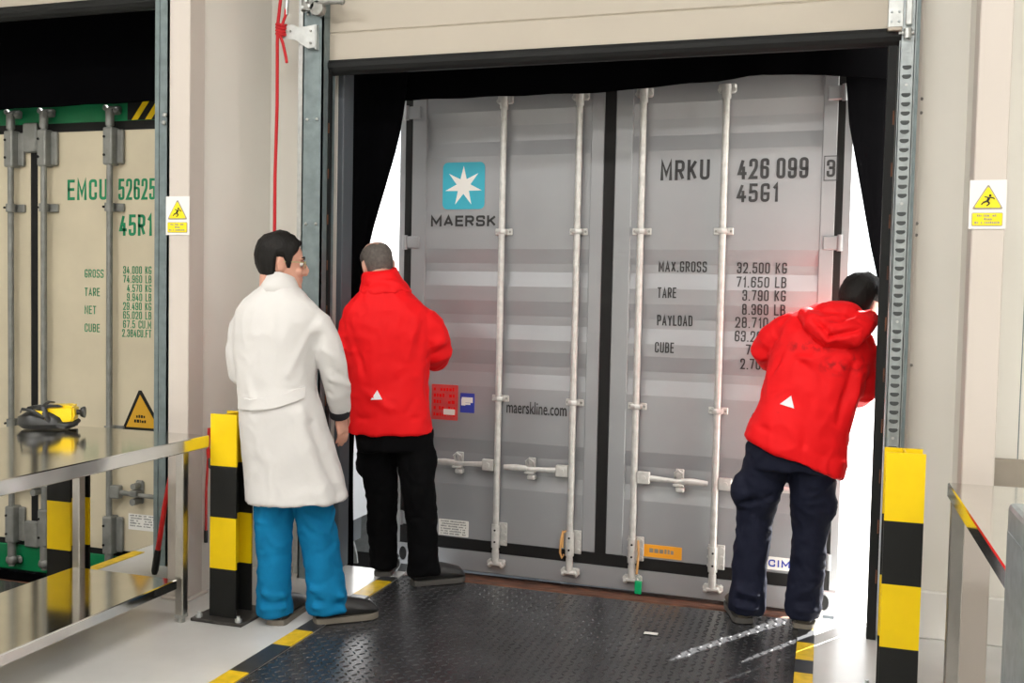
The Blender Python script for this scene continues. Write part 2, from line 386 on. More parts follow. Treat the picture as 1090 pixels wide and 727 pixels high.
# left guide rail of the main door
b = MB(); b.box(-2.545, -2.432, 4.49, 4.50, 0, 5); b.box(-2.545, -2.537, 4.49, 4.62, 0, 5); b.box(-2.440, -2.432, 4.49, 4.62, 0, 5)
b.mi = 1
for k in range(9):
    for xx in (-2.515, -2.46): b.cyl((xx, 4.482, .25+.52*k), (xx, 4.492, .25+.52*k), .007, 8)
b.build('guide_rail', ['galv_dk', 'zinc'], d1)
b = MB(); b.box(-2.575, -2.545, 4.50, 4.506, .02, 5); b.box(-2.552, -2.545, 4.506, WY, .02, 5); b.build('rail_angle', 'zinc', d1)
b = MB(); b.box(-2.432, -2.418, 4.548, 4.57, 0, 2.6)
b.mi = 1
for k in range(10): b.box(-2.428, -2.423, 4.545, 4.549, .2+.23*k, .25+.23*k)
b.build('side_seal', ['rubber', 'rust'], d1)
# right perforated rail
b = MB(); b.box(.258, .317, 4.55, 4.558, 0, 5); b.box(.313, .321, 4.55, 4.64, 0, 5); b.box(.255, .262, 4.55, 4.64, 0, 5)
b.mi = 1
z = 2.47; k = 0
while z > .05:
    k += 1
    if k % 13 != 3:
        pl = [(.288 + .019*math.cos(R(a)), z + .014*math.sin(R(a))) for a in range(180, 361, 20)]
        b.prism(pl + [(.303, z+.004), (.273, z+.004)], 4.5485, 4.551)
    else:
        b.mi = 2; b.cyl((.288, 4.548, z), (.288, 4.552, z), .006, 10); b.mi = 1
    z -= .0385
o = b.build('guide_rail', ['galv', 'slot', 'zinc'], d1); plabel(o, 'perforated galvanised rail with punched slots')
b = MB(); b.box(.321, .335, 4.556, WY, 0, 5); b.build('rail_angle', 'galv_dk', d1)
b = MB(); b.box(.335, .35, 4.60, WY, 0, 5); b.mi = 1
for zz in (2.36, 2.30, 1.82, 1.77, 1.2): b.cyl((.362, WY-.004, zz), (.362, WY, zz), .007, 8)
b.build('rail_cover', ['colw', 'grey_iron'], d1)
b = MB(); b.box(.212, .25, 4.57, 4.62, 0, 2.6)
b.mi = 1
for k in range(10): b.box(.240, .246, 4.567, 4.571, .25+.22*k, .31+.22*k)
b.build('side_seal', ['rubber', 'rust'], d1)
# hinge plates and roller brackets on the panel
b = MB(); b.box(.205, .268, 4.548, 4.559, 2.63, 2.98, .003); b.mi = 1
for xx, zz in ((.22, 2.70), (.25, 2.70), (.22, 2.66), (.25, 2.66), (.22, 2.85), (.25, 2.85)): b.cyl((xx, 4.543, zz), (xx, 4.549, zz), .005, 8)
b.build('corner_plate', ['zinc', 'galv'], d1)
b = MB(); b.box(.275, .30, 4.53, 4.545, 2.64, 2.95, .003); b.cyl((.25, 4.55, 2.61), (.31, 4.55, 2.61), .012, 12); b.cyl((.285, 4.54, 2.585), (.285, 4.54, 2.625), .016, 12)
b.build('roller_bracket', 'zinc', d1)
b = MB(); b.box(.205, .262, 4.52, 4.56, 2.615, 2.632, .003); b.build('seal_clip', 'brown', d1)
b = MB(); b.box(-2.478, -2.45, 4.54, 4.56, 2.60, 2.79, .003)
b.prism([(-2.66, 2.795), (-2.585, 2.797), (-2.55, 2.78), (-2.46, 2.79), (-2.46, 2.68), (-2.50, 2.675), (-2.57, 2.72), (-2.66, 2.735)], 4.46, 4.468)
b.box(-2.463, -2.455, 4.46, 4.56, 2.67, 2.79)
b.mi = 1
for xx, zz in ((-2.62, 2.765), (-2.60, 2.765), (-2.485, 2.76), (-2.485, 2.70)): b.cyl((xx, 4.454, zz), (xx, 4.461, zz), .006, 8)
b.build('bottom_bracket', ['zinc', 'grey_iron'], d1)
b = MB(); b.box(-2.53, -2.45, 4.50, 4.56, 2.60, 2.615, .003); b.cyl((-2.54, 4.5, 2.59), (-2.47, 4.5, 2.59), .01, 10); b.build('seal_clip', 'zinc', d1)
b = MB()
b.box(-2.53, -2.42, 4.47, 4.45, 2.86, 3.0, .006)
for c, r in (((-2.49, 4.46, 2.885), .03), ((-2.445, 4.46, 2.865), .035), ((-2.50, 4.46, 2.94), .04), ((-2.44, 4.46, 2.93), .04)): b.cyl((c[0], 4.44, c[2]), (c[0], 4.48, c[2]), r, 16)
b.tube([(-2.43, 4.45, 2.895), (-2.36, 4.45, 2.893), (-2.315, 4.45, 2.888)], [.016, .015, .012], 10)
b.tube([(-2.33, 4.45, 2.89), (-2.34, 4.45, 2.915)], [.012, .008], 8); b.ball((-2.312, 4.45, 2.89), .017)
b.mi = 1
for xx, zz in ((-2.51, 2.955), (-2.495, 2.90), (-2.48, 2.875), (-2.515, 2.87)): b.cyl((xx, 4.428, zz), (xx, 4.442, zz), .008, 8)
plabel(b.build('roller_hinge', ['grey_iron', 'zinc'], d1), 'grey cast roller hinge at the edge of the raised door')
d2 = section_door('door_2', -6.08, -3.46, 2.965)
b = MB(); b.box(-3.37, -3.291, 4.43, 4.438, 0, 5); b.box(-3.37, -3.345, 4.425, 4.55, 0, 5); b.box(-3.299, -3.291, 4.43, 4.55, 0, 5)
b.mi = 1
b.cyl((-3.31, 4.42, 2.37), (-3.31, 4.432, 2.37), .012, 8); b.cyl((-3.315, 4.42, 2.33), (-3.315, 4.432, 2.33), .012, 8)
b.build('guide_rail', ['galv_dk', 'zinc'], d2)

# ------------------------------------------------------------------ dock shelter: frame, flaps, curtains
b = MB(); b.box(OL, -2.424, 4.705, 4.82, 0, 2.9, .004)  # front part covers the jamb return, its shade put into the grey
tag(b.build('shelter_post', 'dkgrey'), 'dark grey steel post and jamb in painted shade at the left side of the main dock opening', 'post')
def sheet(name, label, cols, t=.02, ywave=.012, material='curtain', seed=0):
    """cols: list of rows [(x, y, z), ...] forming a fabric grid, given real thickness"""
    b = MB(); fr, bk = [], []
    for i, row in enumerate(cols):
        a_, c2 = [], []
        for j, p in enumerate(row):
            yy = p[1] + ywave*math.sin(j*1.3 + i*.5 + seed)
            a_.append(b.b.verts.new((p[0], yy, p[2]))); c2.append(b.b.verts.new((p[0], yy+t, p[2])))
        fr.append(a_); bk.append(c2)
    n, k = len(fr), len(fr[0])
    for i in range(n-1):
        for j in range(k-1):
            b._f((fr[i][j], fr[i][j+1], fr[i+1][j+1], fr[i+1][j]), True); b._f((bk[i][j], bk[i+1][j], bk[i+1][j+1], bk[i][j+1]), True)
    for i in range(n-1):
        b._f((fr[i][0], fr[i+1][0], bk[i+1][0], bk[i][0])); b._f((fr[i][-1], bk[i][-1], bk[i+1][-1], fr[i+1][-1]))
    for j in range(k-1):
        b._f((fr[0][j], bk[0][j], bk[0][j+1], fr[0][j+1])); b._f((fr[-1][j], fr[-1][j+1], bk[-1][j+1], bk[-1][j]))
    return tag(b.build(name, material), label, 'curtain', 'black dock shelter curtains')
def interp(t, tab):
    for (a, va), (c2, vc) in zip(tab, tab[1:]):
        if a <= t <= c2 or (a >= t >= c2): return va + (vc-va)*(t-a)/(c2-a)
    return tab[0][1] if abs(t-tab[0][0]) < abs(t-tab[-1][0]) else tab[-1][1]
hb = [(-2.5, 2.505), (-2.194, 2.50), (-1.5, 2.50), (-1.07, 2.498), (-.834, 2.516), (-.56, 2.527), (-.38, 2.546), (-.165, 2.546), (.042, 2.522), (.3, 2.50)]
rows = []
for k in range(6):
    rows.append([(-2.5 + 2.8*i/40, 4.93 + .03*(1-k/5), 3.3 + (interp(-2.5 + 2.8*i/40, hb)-3.3)*k/5) for i in range(41)])
sheet('header_curtain', 'black fabric flap hanging across the top of the grey container', rows)
le = [(2.9, -2.12), (2.558, -2.157), (2.286, -2.202), (2.037, -2.269), (1.835, -2.327), (1.6, -2.385), (1.2, -2.42), (.6, -2.434), (-.03, -2.436)]
sheet('side_curtain', 'black fabric curtain pulled aside left of the grey container',
      [[(-2.50 + (interp(z, le)+2.50)*i/8, 4.88, z if i < 8 or z > 0 else z) for i in range(9)] for z in [2.9 - .0977*k for k in range(31)]], seed=1)
re_ = [(2.9, .02), (2.517, .051), (2.316, .070), (1.997, .135), (1.739, .186), (1.564, .228), (1.3, .262), (.9, .285), (-.03, .29)]
sheet('side_curtain', 'black fabric curtain pulled aside right of the grey container',
      [[(interp(z, re_) + (.36-interp(z, re_))*i/8, 4.985, z) for i in range(9)] for z in [2.9 - .0977*k for k in range(31)]], ywave=.006, seed=2)
# unseen shelter roofs and left bay sides, added to block sky and sun
b = MB(); b.box(-2.75, .5, 4.8, 6.6, 3.3, 3.36); tag(b.build('light_block_shelter', 'curtain'), 'unseen black shelter roof added over the grey container to block sky light', 'light blocker')
b = MB(); b.box(-6.5, -3.38, 4.8, 5.8, 3.45, 3.5)
b.box(-3.42, -3.38, 4.8, 5.25, -1.3, 3.45); b.box(-6.5, -6.46, 4.8, 5.6, -1.3, 3.45)
b.box(-6.4, -3.42, 4.8, 5.13, -1.3, -.385)  # black block added to close the bright gap under the cream container
tag(b.build('light_block_shelter', 'curtain'), 'black shelter box added around the cream container to block sky and sun', 'light blocker')
sheet('header_curtain', 'black fabric flap hanging above the cream container in the left bay',
      [[(-6.3 + 2.9*i/30, 4.95 + .02*(1-k/5), 3.45 - (.905-.02*i/30)*k/5) for i in range(31)] for k in range(6)])

# ------------------------------------------------------------------ floor levellers
def leveller(label, x0, x1, tilt):
    t = thing('dock_leveller', label, 'dock leveller', (x0, 2.22, 0), 0, 'dock levellers'); wd = x1-x0; L = 2.53
    b = MB(); b.box(0, wd, 0, L, -.03, -.004)
    pi = .036; ny = int(L/pi); nx = int(wd/pi)
    for j in range(ny):
        for i in range(nx):
            cx = (i+.5)*pi; cy = (j+.5)*pi
            a = R(45 if (i+j) % 2 else -45) + R(45*0)
            dx, dy = math.cos(a), math.sin(a); l, h_, wv = .0155, .0030, .0055
            vs = [b.b.verts.new((cx+dx*l, cy+dy*l, -.004)), b.b.verts.new((cx-dy*wv, cy+dx*wv, -.004)), b.b.verts.new((cx-dx*l, cy-dy*l, -.004)), b.b.verts.new((cx+dy*wv, cy-dx*wv, -.004))]
            a1 = b.b.verts.new((cx+dx*l*.55, cy+dy*l*.55, -.004+h_)); a2 = b.b.verts.new((cx-dx*l*.55, cy-dy*l*.55, -.004+h_))
            for f in ((vs[0], vs[1], a1), (vs[1], a2, a1), (vs[1], vs[2], a2), (vs[2], vs[3], a2), (vs[3], a1, a2), (vs[3], vs[0], a1)): b._f(f, True)
    p = b.build('deck_plate', 'plate', t)
    b = MB(); b.prism([(L, -.004), (L+.02, -.002), (L+.38, -.095), (L+.60, -.135), (L+.60, -.15), (L, -.03)], 0.02, wd-.02, axis='x')
    b.build('lip', 'rust', t)
    b = MB(); b.cyl((.01, L+.005, -.014), (wd-.01, L+.005, -.014), .012, 10); b.build('hinge', 'rust', t)
    t.rotation_euler = (tilt, 0, 0); return t
leveller('black checker plate dock leveller in front of the grey container', -2.069, -.076, 0)
leveller('lowered checker plate dock leveller in front of the cream container', -5.64, -3.65, R(-6.8))
b = MB(); b.box(-.72, -.66, 3.9+.39, 3.9+.42, -.0015, .0005); 
bmesh.ops.bevel(b.b, geom=b.b.verts[:], offset=.008, affect='VERTICES')
tag(b.build('tape_scrap', 'white'), 'small white scrap lying on the black checker plate', 'scrap')
def hazard(label, x0, x1, y0, y1, cuts):
    b = MB(); ys = [y0] + cuts + [y1]
    for i, (a, c2) in enumerate(zip(ys, ys[1:])):
        b.mi = i % 2; b.box(x0, x1, a, c2, -.002, .003)
    return tag(b.build('floor_marking', ['tape_k', 'tape_y']), label, 'floor marking', 'striped floor edge markings')

# ------------------------------------------------------------------ grey container
A0 = Vector((-2.314, 5.252, -.04)); CYAW = R(-2.354)
ct = thing('shipping_container', 'grey silver freight container with closed doors backed up to the open dock', 'container', A0, CYAW, 'freight containers')
REC = [(2.52, 2.275), (1.765, 1.56), (1.48, 1.27), (1.205, 1.0), (.70, .44)]
RD, ST, SB = .015, .08, .08
def cdepth(v):
    for a, c2 in REC:
        if c2 <= v <= a: return RD*min(1, (a-v)/ST, (v-c2)/SB)
    return 0
b = MB()
b.box(-.032, .004, 0, .12, -.04, 2.85); b.box(2.372, 2.408, 0, .12, -.04, 2.85)
b.box(-.032, 2.408, 0.02, .12, 2.72, 2.85)
b.box(-.032, 2.408, .12, 12.1, -.04, 2.85)
b.build('body', 'cont', ct)
b = MB(); b.box(.09, 2.29, -.005, .1, -.045, .072, .004); b.build('sill', 'cont', ct)
def casting(x0, x1):
    b = MB(); b.box(x0, x1, -.012, .12, -.05, .075, .006)
    b.mi = 1
    cx = (x0+x1)/2
    b.prism([(cx + .024*math.cos(R(a)), .015 + .040*math.sin(R(a))) for a in range(0, 360, 24)], -.0135, -.011)
    b.mi = 0
    b.tube([(cx + .027*math.cos(R(a)), -.013, .015 + .043*math.sin(R(a))) for a in range(0, 361, 24)], .004, 6)
    return b.build('corner_casting', ['cont', 'gasket'], ct)
casting(-.032, .09); casting(2.29, 2.408)
b = MB()
b.box(.004, .046, -.004, .02, .075, 2.72); b.box(2.338, 2.372, -.004, .02, .075, 2.72); b.box(1.166, 1.226, -.004, .02, .075, 2.72); b.box(.04, 2.34, -.006, .02, .072, .135); b.box(.04, 2.34, -.002, .02, 2.69, 2.72)
b.build('door_gasket', 'gasket', ct)
def leaf(x0, x1, pl, pr):
    b = MB(); z0, z1 = .136, 2.69
    b.box(x0, pl, -.006, .05, z0, z1, .004); b.box(pr, x1, -.006, .05, z0, z1, .004)
    prof = [(z0, 0)]
    for a, c2 in sorted(REC, key=lambda q: q[1]): prof += [(c2, 0), (c2+SB, RD), (a-ST, RD), (a, 0)]
    prof.append((z1, 0))
    poly = [(d, z) for z, d in prof] + [(.05, z1), (.05, z0)]
    b.prism(poly, pl, pr, axis='x')
    return b.build('door', 'cont', ct)
lf1 = leaf(.046, 1.166, .135, 1.093); lf2 = leaf(1.226, 2.338, 1.318, 2.268)
def rod(door, x, handle, cord=False, fold=1):
    yy = -.042
    b = MB(); b.cyl((x, yy, .05), (x, yy, 2.585), .0175, 14)
    r = b.build('locking_rod', 'cont_rod', door)
    for z in (1.858, .942):
        b = MB(); b.box(x-.05, x+.05, -.012, -.004, z-.018, z+.018, .003); b.tube([(x-.024, -.006, z), (x-.022, yy-.012, z), (x, yy-.021, z), (x+.022, yy-.012, z), (x+.024, -.006, z)], .014, 8, ell=.35)
        b.mi = 1
        for q in (-.038, .038): b.cyl((x+q, -.016, z), (x+q, -.011, z), .007, 8)
        b.build('rod_guide', ['cont_rod', 'grey_iron'], r)
    b = MB(); b.cyl((x, yy, .115), (x, yy, .245), .024, 14); b.box(x-.03, x+.055, -.012, -.004, .12, .25, .003)
    for z in (.14, .185, .23): b.cyl((x+.04, -.02, z), (x+.04, -.01, z), .010, 8); b.cyl((x-.026, -.02, z), (x-.026, -.01, z), .008, 8)
    b.mi = 1
    for z in (.15, .215): b.cyl((x+.002, yy-.026, z), (x+.002, yy-.020, z), .006, 8)
    b.build('rod_bearing', ['cont_rod', 'gasket'], r)
    b = MB(); b.box(x-.048, x+.052, -.03, -.006, .005, .045, .008); b.cyl((x, yy, .03), (x, yy, .1), .02, 12); b.box(x-.03, x+.04, yy-.02, -.01, .015, .035, .006)
    for q in (-.035, .035): b.cyl((x+q, -.042, .03), (x+q, -.02, .03), .014, 10); b.ball((x+q, -.035, .012), .013)
    b.build('cam_keeper', 'cont_rod', r)
    b = MB(); b.box(x-.045, x+.045, -.03, -.006, 2.55, 2.60, .008); b.cyl((x, yy, 2.52), (x, yy, 2.59), .023, 12)
    for q in (-.036, .036): b.cyl((x+q, -.04, 2.565), (x+q, -.02, 2.565), .011, 10)
    b.build('cam_head', 'cont_rod', r)
    z = .572; s = handle
    b = MB(); b.box(min(x+s*.018, x+s*.085), max(x+s*.018, x+s*.085), yy-.016, yy+.012, z-.032, z+.032, .004)
    b.cyl((x+s*.052, yy-.022, z), (x+s*.052, yy-.014, z), .014, 10)
    b.tube([(x+s*.08, yy-.004, z), (x+s*.16, yy-.006, z-.002), (x+s*.25, yy-.008, z-.004)], [.017, .013, .011], 10, ell=.5)
    b.tube([(x+s*.25, yy-.008, z-.002), (x+s*.31, yy-.010, z-.001), (x+s*.385, yy-.008, z-.004)], [.016, .019, .014], 10, ell=.5)
    b.build('handle', 'cont_rod', r)
    b = MB(); hx = x+s*.235
    b.box(hx-.022, hx+.022, -.012, -.004, z-.06, z+.055, .004)
    b.tube([(hx-.02, -.03, z+.005), (hx-.018, -.055, z+.04), (hx, -.06, z+.055), (hx+.02, -.055, z+.04), (hx+.02, -.03, z+.005)], .007, 8)
    b.box(hx-.028, hx+.028, -.062, -.01, z-.03, z-.018, .003); b.box(hx-.012, hx+.03, -.058, -.012, z-.062, z-.035, .005)
    b.cyl((hx+.01, -.065, z-.045), (hx+.01, -.05, z-.045), .010, 10)
    b.build('handle_catch', 'cont_rod', r)
    return r
rod(lf1, .610, -1); r2 = rod(lf1, 1.037, -1); r3 = rod(lf2, 1.380, 1); rod(lf2, 1.802, 1)
def hinge(door, xa, xb, z):
    b = MB(); b.box(min(xa, xb), max(xa, xb), -.016, .004, z-.035, z+.035, .006); b.cyl((xa, -.012, z-.04), (xa, -.012, z+.04), .014, 10)
    b.build('hinge', 'cont', door)
for z in (2.53, 1.80, .95, .22):
    hinge(lf1, .012, .10, z); hinge(lf2, 2.366, 2.285, z)
# markings
o = MB().prism(rounded_rect(.237, .489, 1.985, 2.245, .03), -.004, -.0005).build('logo_square', 'teal', lf1)
b = MB(); cx, cz = .363, 2.113
star = []
for k in range(14):
    a = R(90 + 360*k/14); rr = .112 if k % 2 == 0 else .042
    star.append((cx + rr*math.cos(a), cz + rr*math.sin(a)*1.0))
cen = [b.b.verts.new((cx, yy, cz)) for yy in (-.0055, -.0035)]
fr = [b.b.verts.new((p[0], -.0055, p[1])) for p in star]; bk = [b.b.verts.new((p[0], -.0035, p[1])) for p in star]
for k in range(14):
    b._f((cen[0], fr[k], fr[(k+1) % 14])); b._f((cen[1], bk[(k+1) % 14], bk[k])); b._f((fr[k], bk[k], bk[(k+1) % 14], fr[(k+1) % 14]))
b.build('star', 'white', o)
txt('lettering', 'MAERSK', .168, 1.890, .392, .060, 'ink', lf1, weight=.20, gap=.3)
txt_font('lettering', 'maerskline.com', .645, .862, .345, .068, 'ink', lf1, weight=.006)
def T(s, x, z, wd, ht, wt=.125): return txt('lettering', s, x, z, wd, ht, 'ink', lf2, depth=cdepth, weight=wt)
T('MRKU', 1.469, 2.122, .253, .103, .15); T('426', 1.862, 2.120, .155, .103, .15); T('099', 2.053, 2.120, .153, .103, .15)
T('45G1', 1.861, 2.005, .205, .093, .15)
txt('lettering', '3', 2.292, 2.122, .040, .085, 'ink', lf2, y=-.0075, weight=.15)
b = MB()
for q in ((2.279, 2.283, 2.104, 2.226), (2.340, 2.344, 2.104, 2.226)): b.box(q[0], q[1], -.008, -.006, q[2], q[3])
b.box(2.279, 2.344, -.008, -.006, 2.104, 2.108); b.box(2.279, 2.344, -.008, -.006, 2.222, 2.226); b.build('check_digit_box', 'ink', lf2)
for s, z, x, wd in (('MAX.GROSS', 1.650, 1.470, .250), ('TARE', 1.514, 1.470, .098), ('PAYLOAD', 1.370, 1.469, .185), ('CUBE', 1.228, 1.464, .100)): T(s, x, z, wd, .055)
for s, u, z in (('32.500', 'KG', 1.647), ('71.650', 'LB', 1.575), ('3.790', 'KG', 1.508), ('8.360', 'LB', 1.437), ('28.710', 'KG', 1.370), ('63.290', 'LB', 1.300), ('76.2', 'CU.M', 1.232), ('2.700', 'CU.FT', 1.160)):
    wd = .163 if len(s) == 6 else (.13 if s != '76.2' else .105)
    T(s, 2.035-wd, z, wd, .055)
    T(u, 2.063, z, .055 if len(u) == 2 else .12, .055)
def label(door, name, x0, x1, z0, z1, material, rows, ink='ink', seed=0, mar=.08, r=.004):
    p = MB().prism(rounded_rect(x0, x1, z0, z1, r, 3), -.003, -.0005).build(name, material, door)
    b = MB(); h_ = (z1-z0)/(rows*1.7+1)
    for k in range(rows): scribble(b, x0+(x1-x0)*mar, x1-(x1-x0)*mar, z1 - h_*(1.7*k+1.7), h_, -.003, seed+k)
    b.build('small_print', ink, p); return p
o = label(lf1, 'label', .247, .430, .142, .234, 'white', 6, 'em_rod', 3)
o = label(lf1, 'label', .19, .352, .80, 1.0, 'red_print', 5, 'jacket', 9); plabel(o, 'red warning label')
MB().box(.265, .335, -.0045, -.003, .83, .862).build('white_strip', 'white', o)
o = label(lf1, 'label', .366, .452, .848, .958, 'blue_print', 1, 'white', 12); plabel(o, 'blue label')
b = MB(); b.box(.376, .442, -.0045, -.003, .905, .935); b.box(.39, .428, -.0045, -.003, .893, .903); b.build('emblem', 'white', o)
o = label(lf2, 'label', 1.421, 1.635, .146, .212, 'orange_print', 1, 'brown', 20, mar=.2); plabel(o, 'orange label')
o = MB().box(2.068, 2.21, -.003, -.0005, .150, .215).build('label', 'white', lf2); txt('lettering', 'CIM', 2.076, .165, .105, .036, 'blue_print', o, y=-.003, weight=.2)
# orange cord and green padlock on the bottom bearings
b = MB(); b.tube([(1.002, -.055, .25), (.992, -.06, .2), (.989, -.06, .13), (.997, -.05, .1), (1.007, -.05, .12)], .006, 8)
b.tube([(1.017, -.05, .25), (1.002, -.055, .235), (1.002, -.06, .16)], .006, 8)
mt = bpy.data.materials.get('orange_cord') or mat('orange_cord', (.62, .34, .12), .6); M['cord'] = mt
b.build('cord', 'cord', r2)
b = MB(); b.tube([(1.414, -.055, .24), (1.419, -.06, .17), (1.414, -.055, .11), (1.409, -.05, .06)], .006, 8); b.build('cord', 'cord', r3)
pk = thing('padlock', 'green seal padlock hanging from the third rod of the grey container', 'padlock', A0 + Matrix.Rotation(CYAW, 3, 'Z') @ Vector((1.422, -.066, -.005)), CYAW)
MB().box(-.018, .018, -.01, .01, -.035, .035, .005, 2).build('padlock_body', 'green_plastic', pk)
b = MB(); b.tube([(-.012, 0, .03), (-.012, 0, .055), (0, 0, .068), (.012, 0, .055), (.012, 0, .03)], .0035, 8); b.build('shackle', 'zinc', pk)

# ------------------------------------------------------------------ cream container (left bay)
E0 = Vector((-6.04, 5.15, -.375))
ec = thing('shipping_container', 'cream freight container with green lettering in the left bay', 'container', E0, 0, 'freight containers')
for xa, xb in ((0, .10), (2.338, 2.438)): MB().box(xa, xb, 0, .12, 0, 2.9).build('corner_post', 'em', ec)
b = MB(); b.box(0, 2.438, .12, 12, 0, 2.9); b.build('body', 'em_body_lit', ec)  # whiter than the cream doors to look sunlit
b = MB(); b.box(0, 2.438, -.01, .12, 2.865, 2.985, .005); b.build('header', 'em_green', ec)
b = MB(); b.box(0, 2.438, -.01, .12, -.0, .165, .005); b.build('sill', 'em_green', ec)
b = MB(); b.box(.09, 2.348, -.004, .1, .16, .205); b.box(.09, 2.348, -.004, .1, 2.81, 2.87); b.box(1.19, 1.245, -.004, .1, .2, 2.82); b.build('door_gasket', 'gasket', ec)
eL = MB().box(.06, 1.192, -.008, .05, .20, 2.812, .006).build('door', 'em', ec)
eR = MB().box(1.243, 2.38, -.008, .05, .20, 2.812, .006).build('door', 'em', ec)
# hazard striped corner plate
b = MB(); x0, x1, z0, z1 = 1.93, 2.438, 2.867, 2.985
b.box(x0, x1, -.014, -.009, z0, z1)
hz = b.build('hazard_plate', 'blackp', ec)
b = MB(); 
for k in range(6):
    xa = x0 + .03 + .098*k
    pl = [(xa, z0), (xa+.045, z0), (min(xa+.045+.09, x1), z1), (min(xa+.09, x1), z1)]
    if xa + .045 < x1: b.prism(pl, -.0155, -.0138)
b.build('stripe', 'yellow', hz)
def erod(door, x, handle=True):
    yy = -.06
    b = MB(); b.cyl((x, yy, .04), (x, yy, 2.93), .019, 12); r = b.build('locking_rod', 'em_rod', door)
    for z0, z1 in ((2.59, 2.82), (.19, .43)):
        b = MB(); b.box(x-.035, x+.035, -.085, -.008, z0, z1, .012, 2); b.box(x+.03, x+.075, -.04, -.008, z0+.01, z1-.01, .008)
        b.mi = 1
        for z in (z0+.06, z1-.06): b.cyl((x-.02, -.09, z), (x-.02, -.083, z), .008, 8)
        b.build('rod_bearing', ['em_rod', 'gasket'], r)
    for z in (2.335, .965):
        b = MB(); b.box(x-.04, x+.075, -.03, -.008, z-.025, z+.025, .004); b.cyl((x, yy, z-.025), (x, yy, z+.025), .03, 12); b.mi = 1
        b.cyl((x-.02, -.095, z), (x-.02, -.085, z), .007, 8); b.build('rod_guide', ['em_rod', 'gasket'], r)
    b = MB(); b.box(x-.05, x+.055, -.05, -.01, 2.90, 2.95, .01); b.cyl((x, yy, 2.83), (x, yy, 2.92), .026, 10); b.ball((x+.04, -.05, 2.92), .02); b.ball((x-.04, -.05, 2.94), .018); b.build('cam_head', 'em_rod', r)
    b = MB(); b.cyl((x, yy, .07), (x, yy, .2), .026, 10); b.ball((x, yy, .08), .04, (1, .8, .9)); b.box(x-.06, x+.05, -.04, -.01, .05, .1, .012); b.build('cam_keeper', 'em_rod', r)
    if handle:
        z = .585
        b = MB(); b.box(x+.02, x+.09, -.085, -.04, z-.04, z+.04, .006); b.tube([(x+.08, -.065, z), (x+.2, -.065, z-.008), (x+.42, -.065, z-.012)], [.017, .014, .014], 10, ell=.6); b.build('handle', 'em_rod', r)
        b = MB(); b.box(x+.165, x+.225, -.03, -.008, z-.07, z+.075, .01); b.cyl((x+.195, -.09, z-.05), (x+.195, -.03, z-.05), .022, 10); b.cyl((x+.195, -.085, z+.045), (x+.195, -.03, z+.045), .020, 10); b.box(x+.17, x+.22, -.09, -.03, z-.02, z+.02, .006); b.build('handle_catch', 'em_rod', r)
    return r
erod(eL, .65); erod(eL, 1.085); erod(eR, 1.343, False); erod(eR, 1.838)
b = MB(); b.box(1.155, 1.262, -.04, -.008, 2.685, 2.87, .008); b.build('lock_plate', 'em_rod', ec)
b = MB(); b.box(1.16, 1.27, -.04, -.008, .165, .335, .008); b.build('lock_plate', 'em_rod', ec)
def TE(s, x, z, wd, ht, wt=.12): return txt('lettering', s, x, z, wd, ht, 'em_ink', eR, y=-.0085, weight=wt)
TE('EMCU', 1.479, 2.385, .300, .128, .145); TE('526250', 1.861, 2.383, .325, .13, .125, ); TE('45R1', 1.868, 2.164, .240, .130, .14)
for s, z, wd in (('GROSS', 1.903, .142), ('TARE', 1.788, .114), ('NET', 1.676, .086), ('CUBE', 1.564, .114)): TE(s, 1.610, z, wd, .052)
for k, (s, wd) in enumerate((('34.000 KG', .206), ('74.960 LB', .206), ('4.570 KG', .178), ('9.940 LB', .178), ('29.490 KG', .206), ('65.020 LB', .206), ('67.5 CU.M', .206), ('2.384CU.FT', .213))):
    TE(s, 2.104-wd, 1.930 - .0555*k, wd, .048)
tri = MB(); tri.prism([(1.893, .965), (2.20, .965), (2.035, 1.215), (2.015, 1.215)], -.0105, -.0085); o = tri.build('warning_sticker', 'blackp', eR)
b = MB(); b.prism([(1.925, .985), (2.165, .985), (2.026, 1.188)], -.0125, -.0104); p = b.build('sticker_face', 'amber', o)
b = MB(); scribble(b, 1.985, 2.075, 1.045, .020, -.0125, 4); scribble(b, 1.985, 2.075, 1.015, .020, -.0125, 5); b.build('small_print', 'gasket', p)
p = MB().box(1.942, 2.16, -.0105, -.0085, .345, .445).build('label', 'white', eR)
b = MB()
for k in range(5): scribble(b, 1.955, 2.04, .43-.016*k, .009, -.0105, 30+k); scribble(b, 2.055, 2.15, .43-.016*k, .009, -.0105, 40+k)
b.build('small_print', 'em_rod', p)

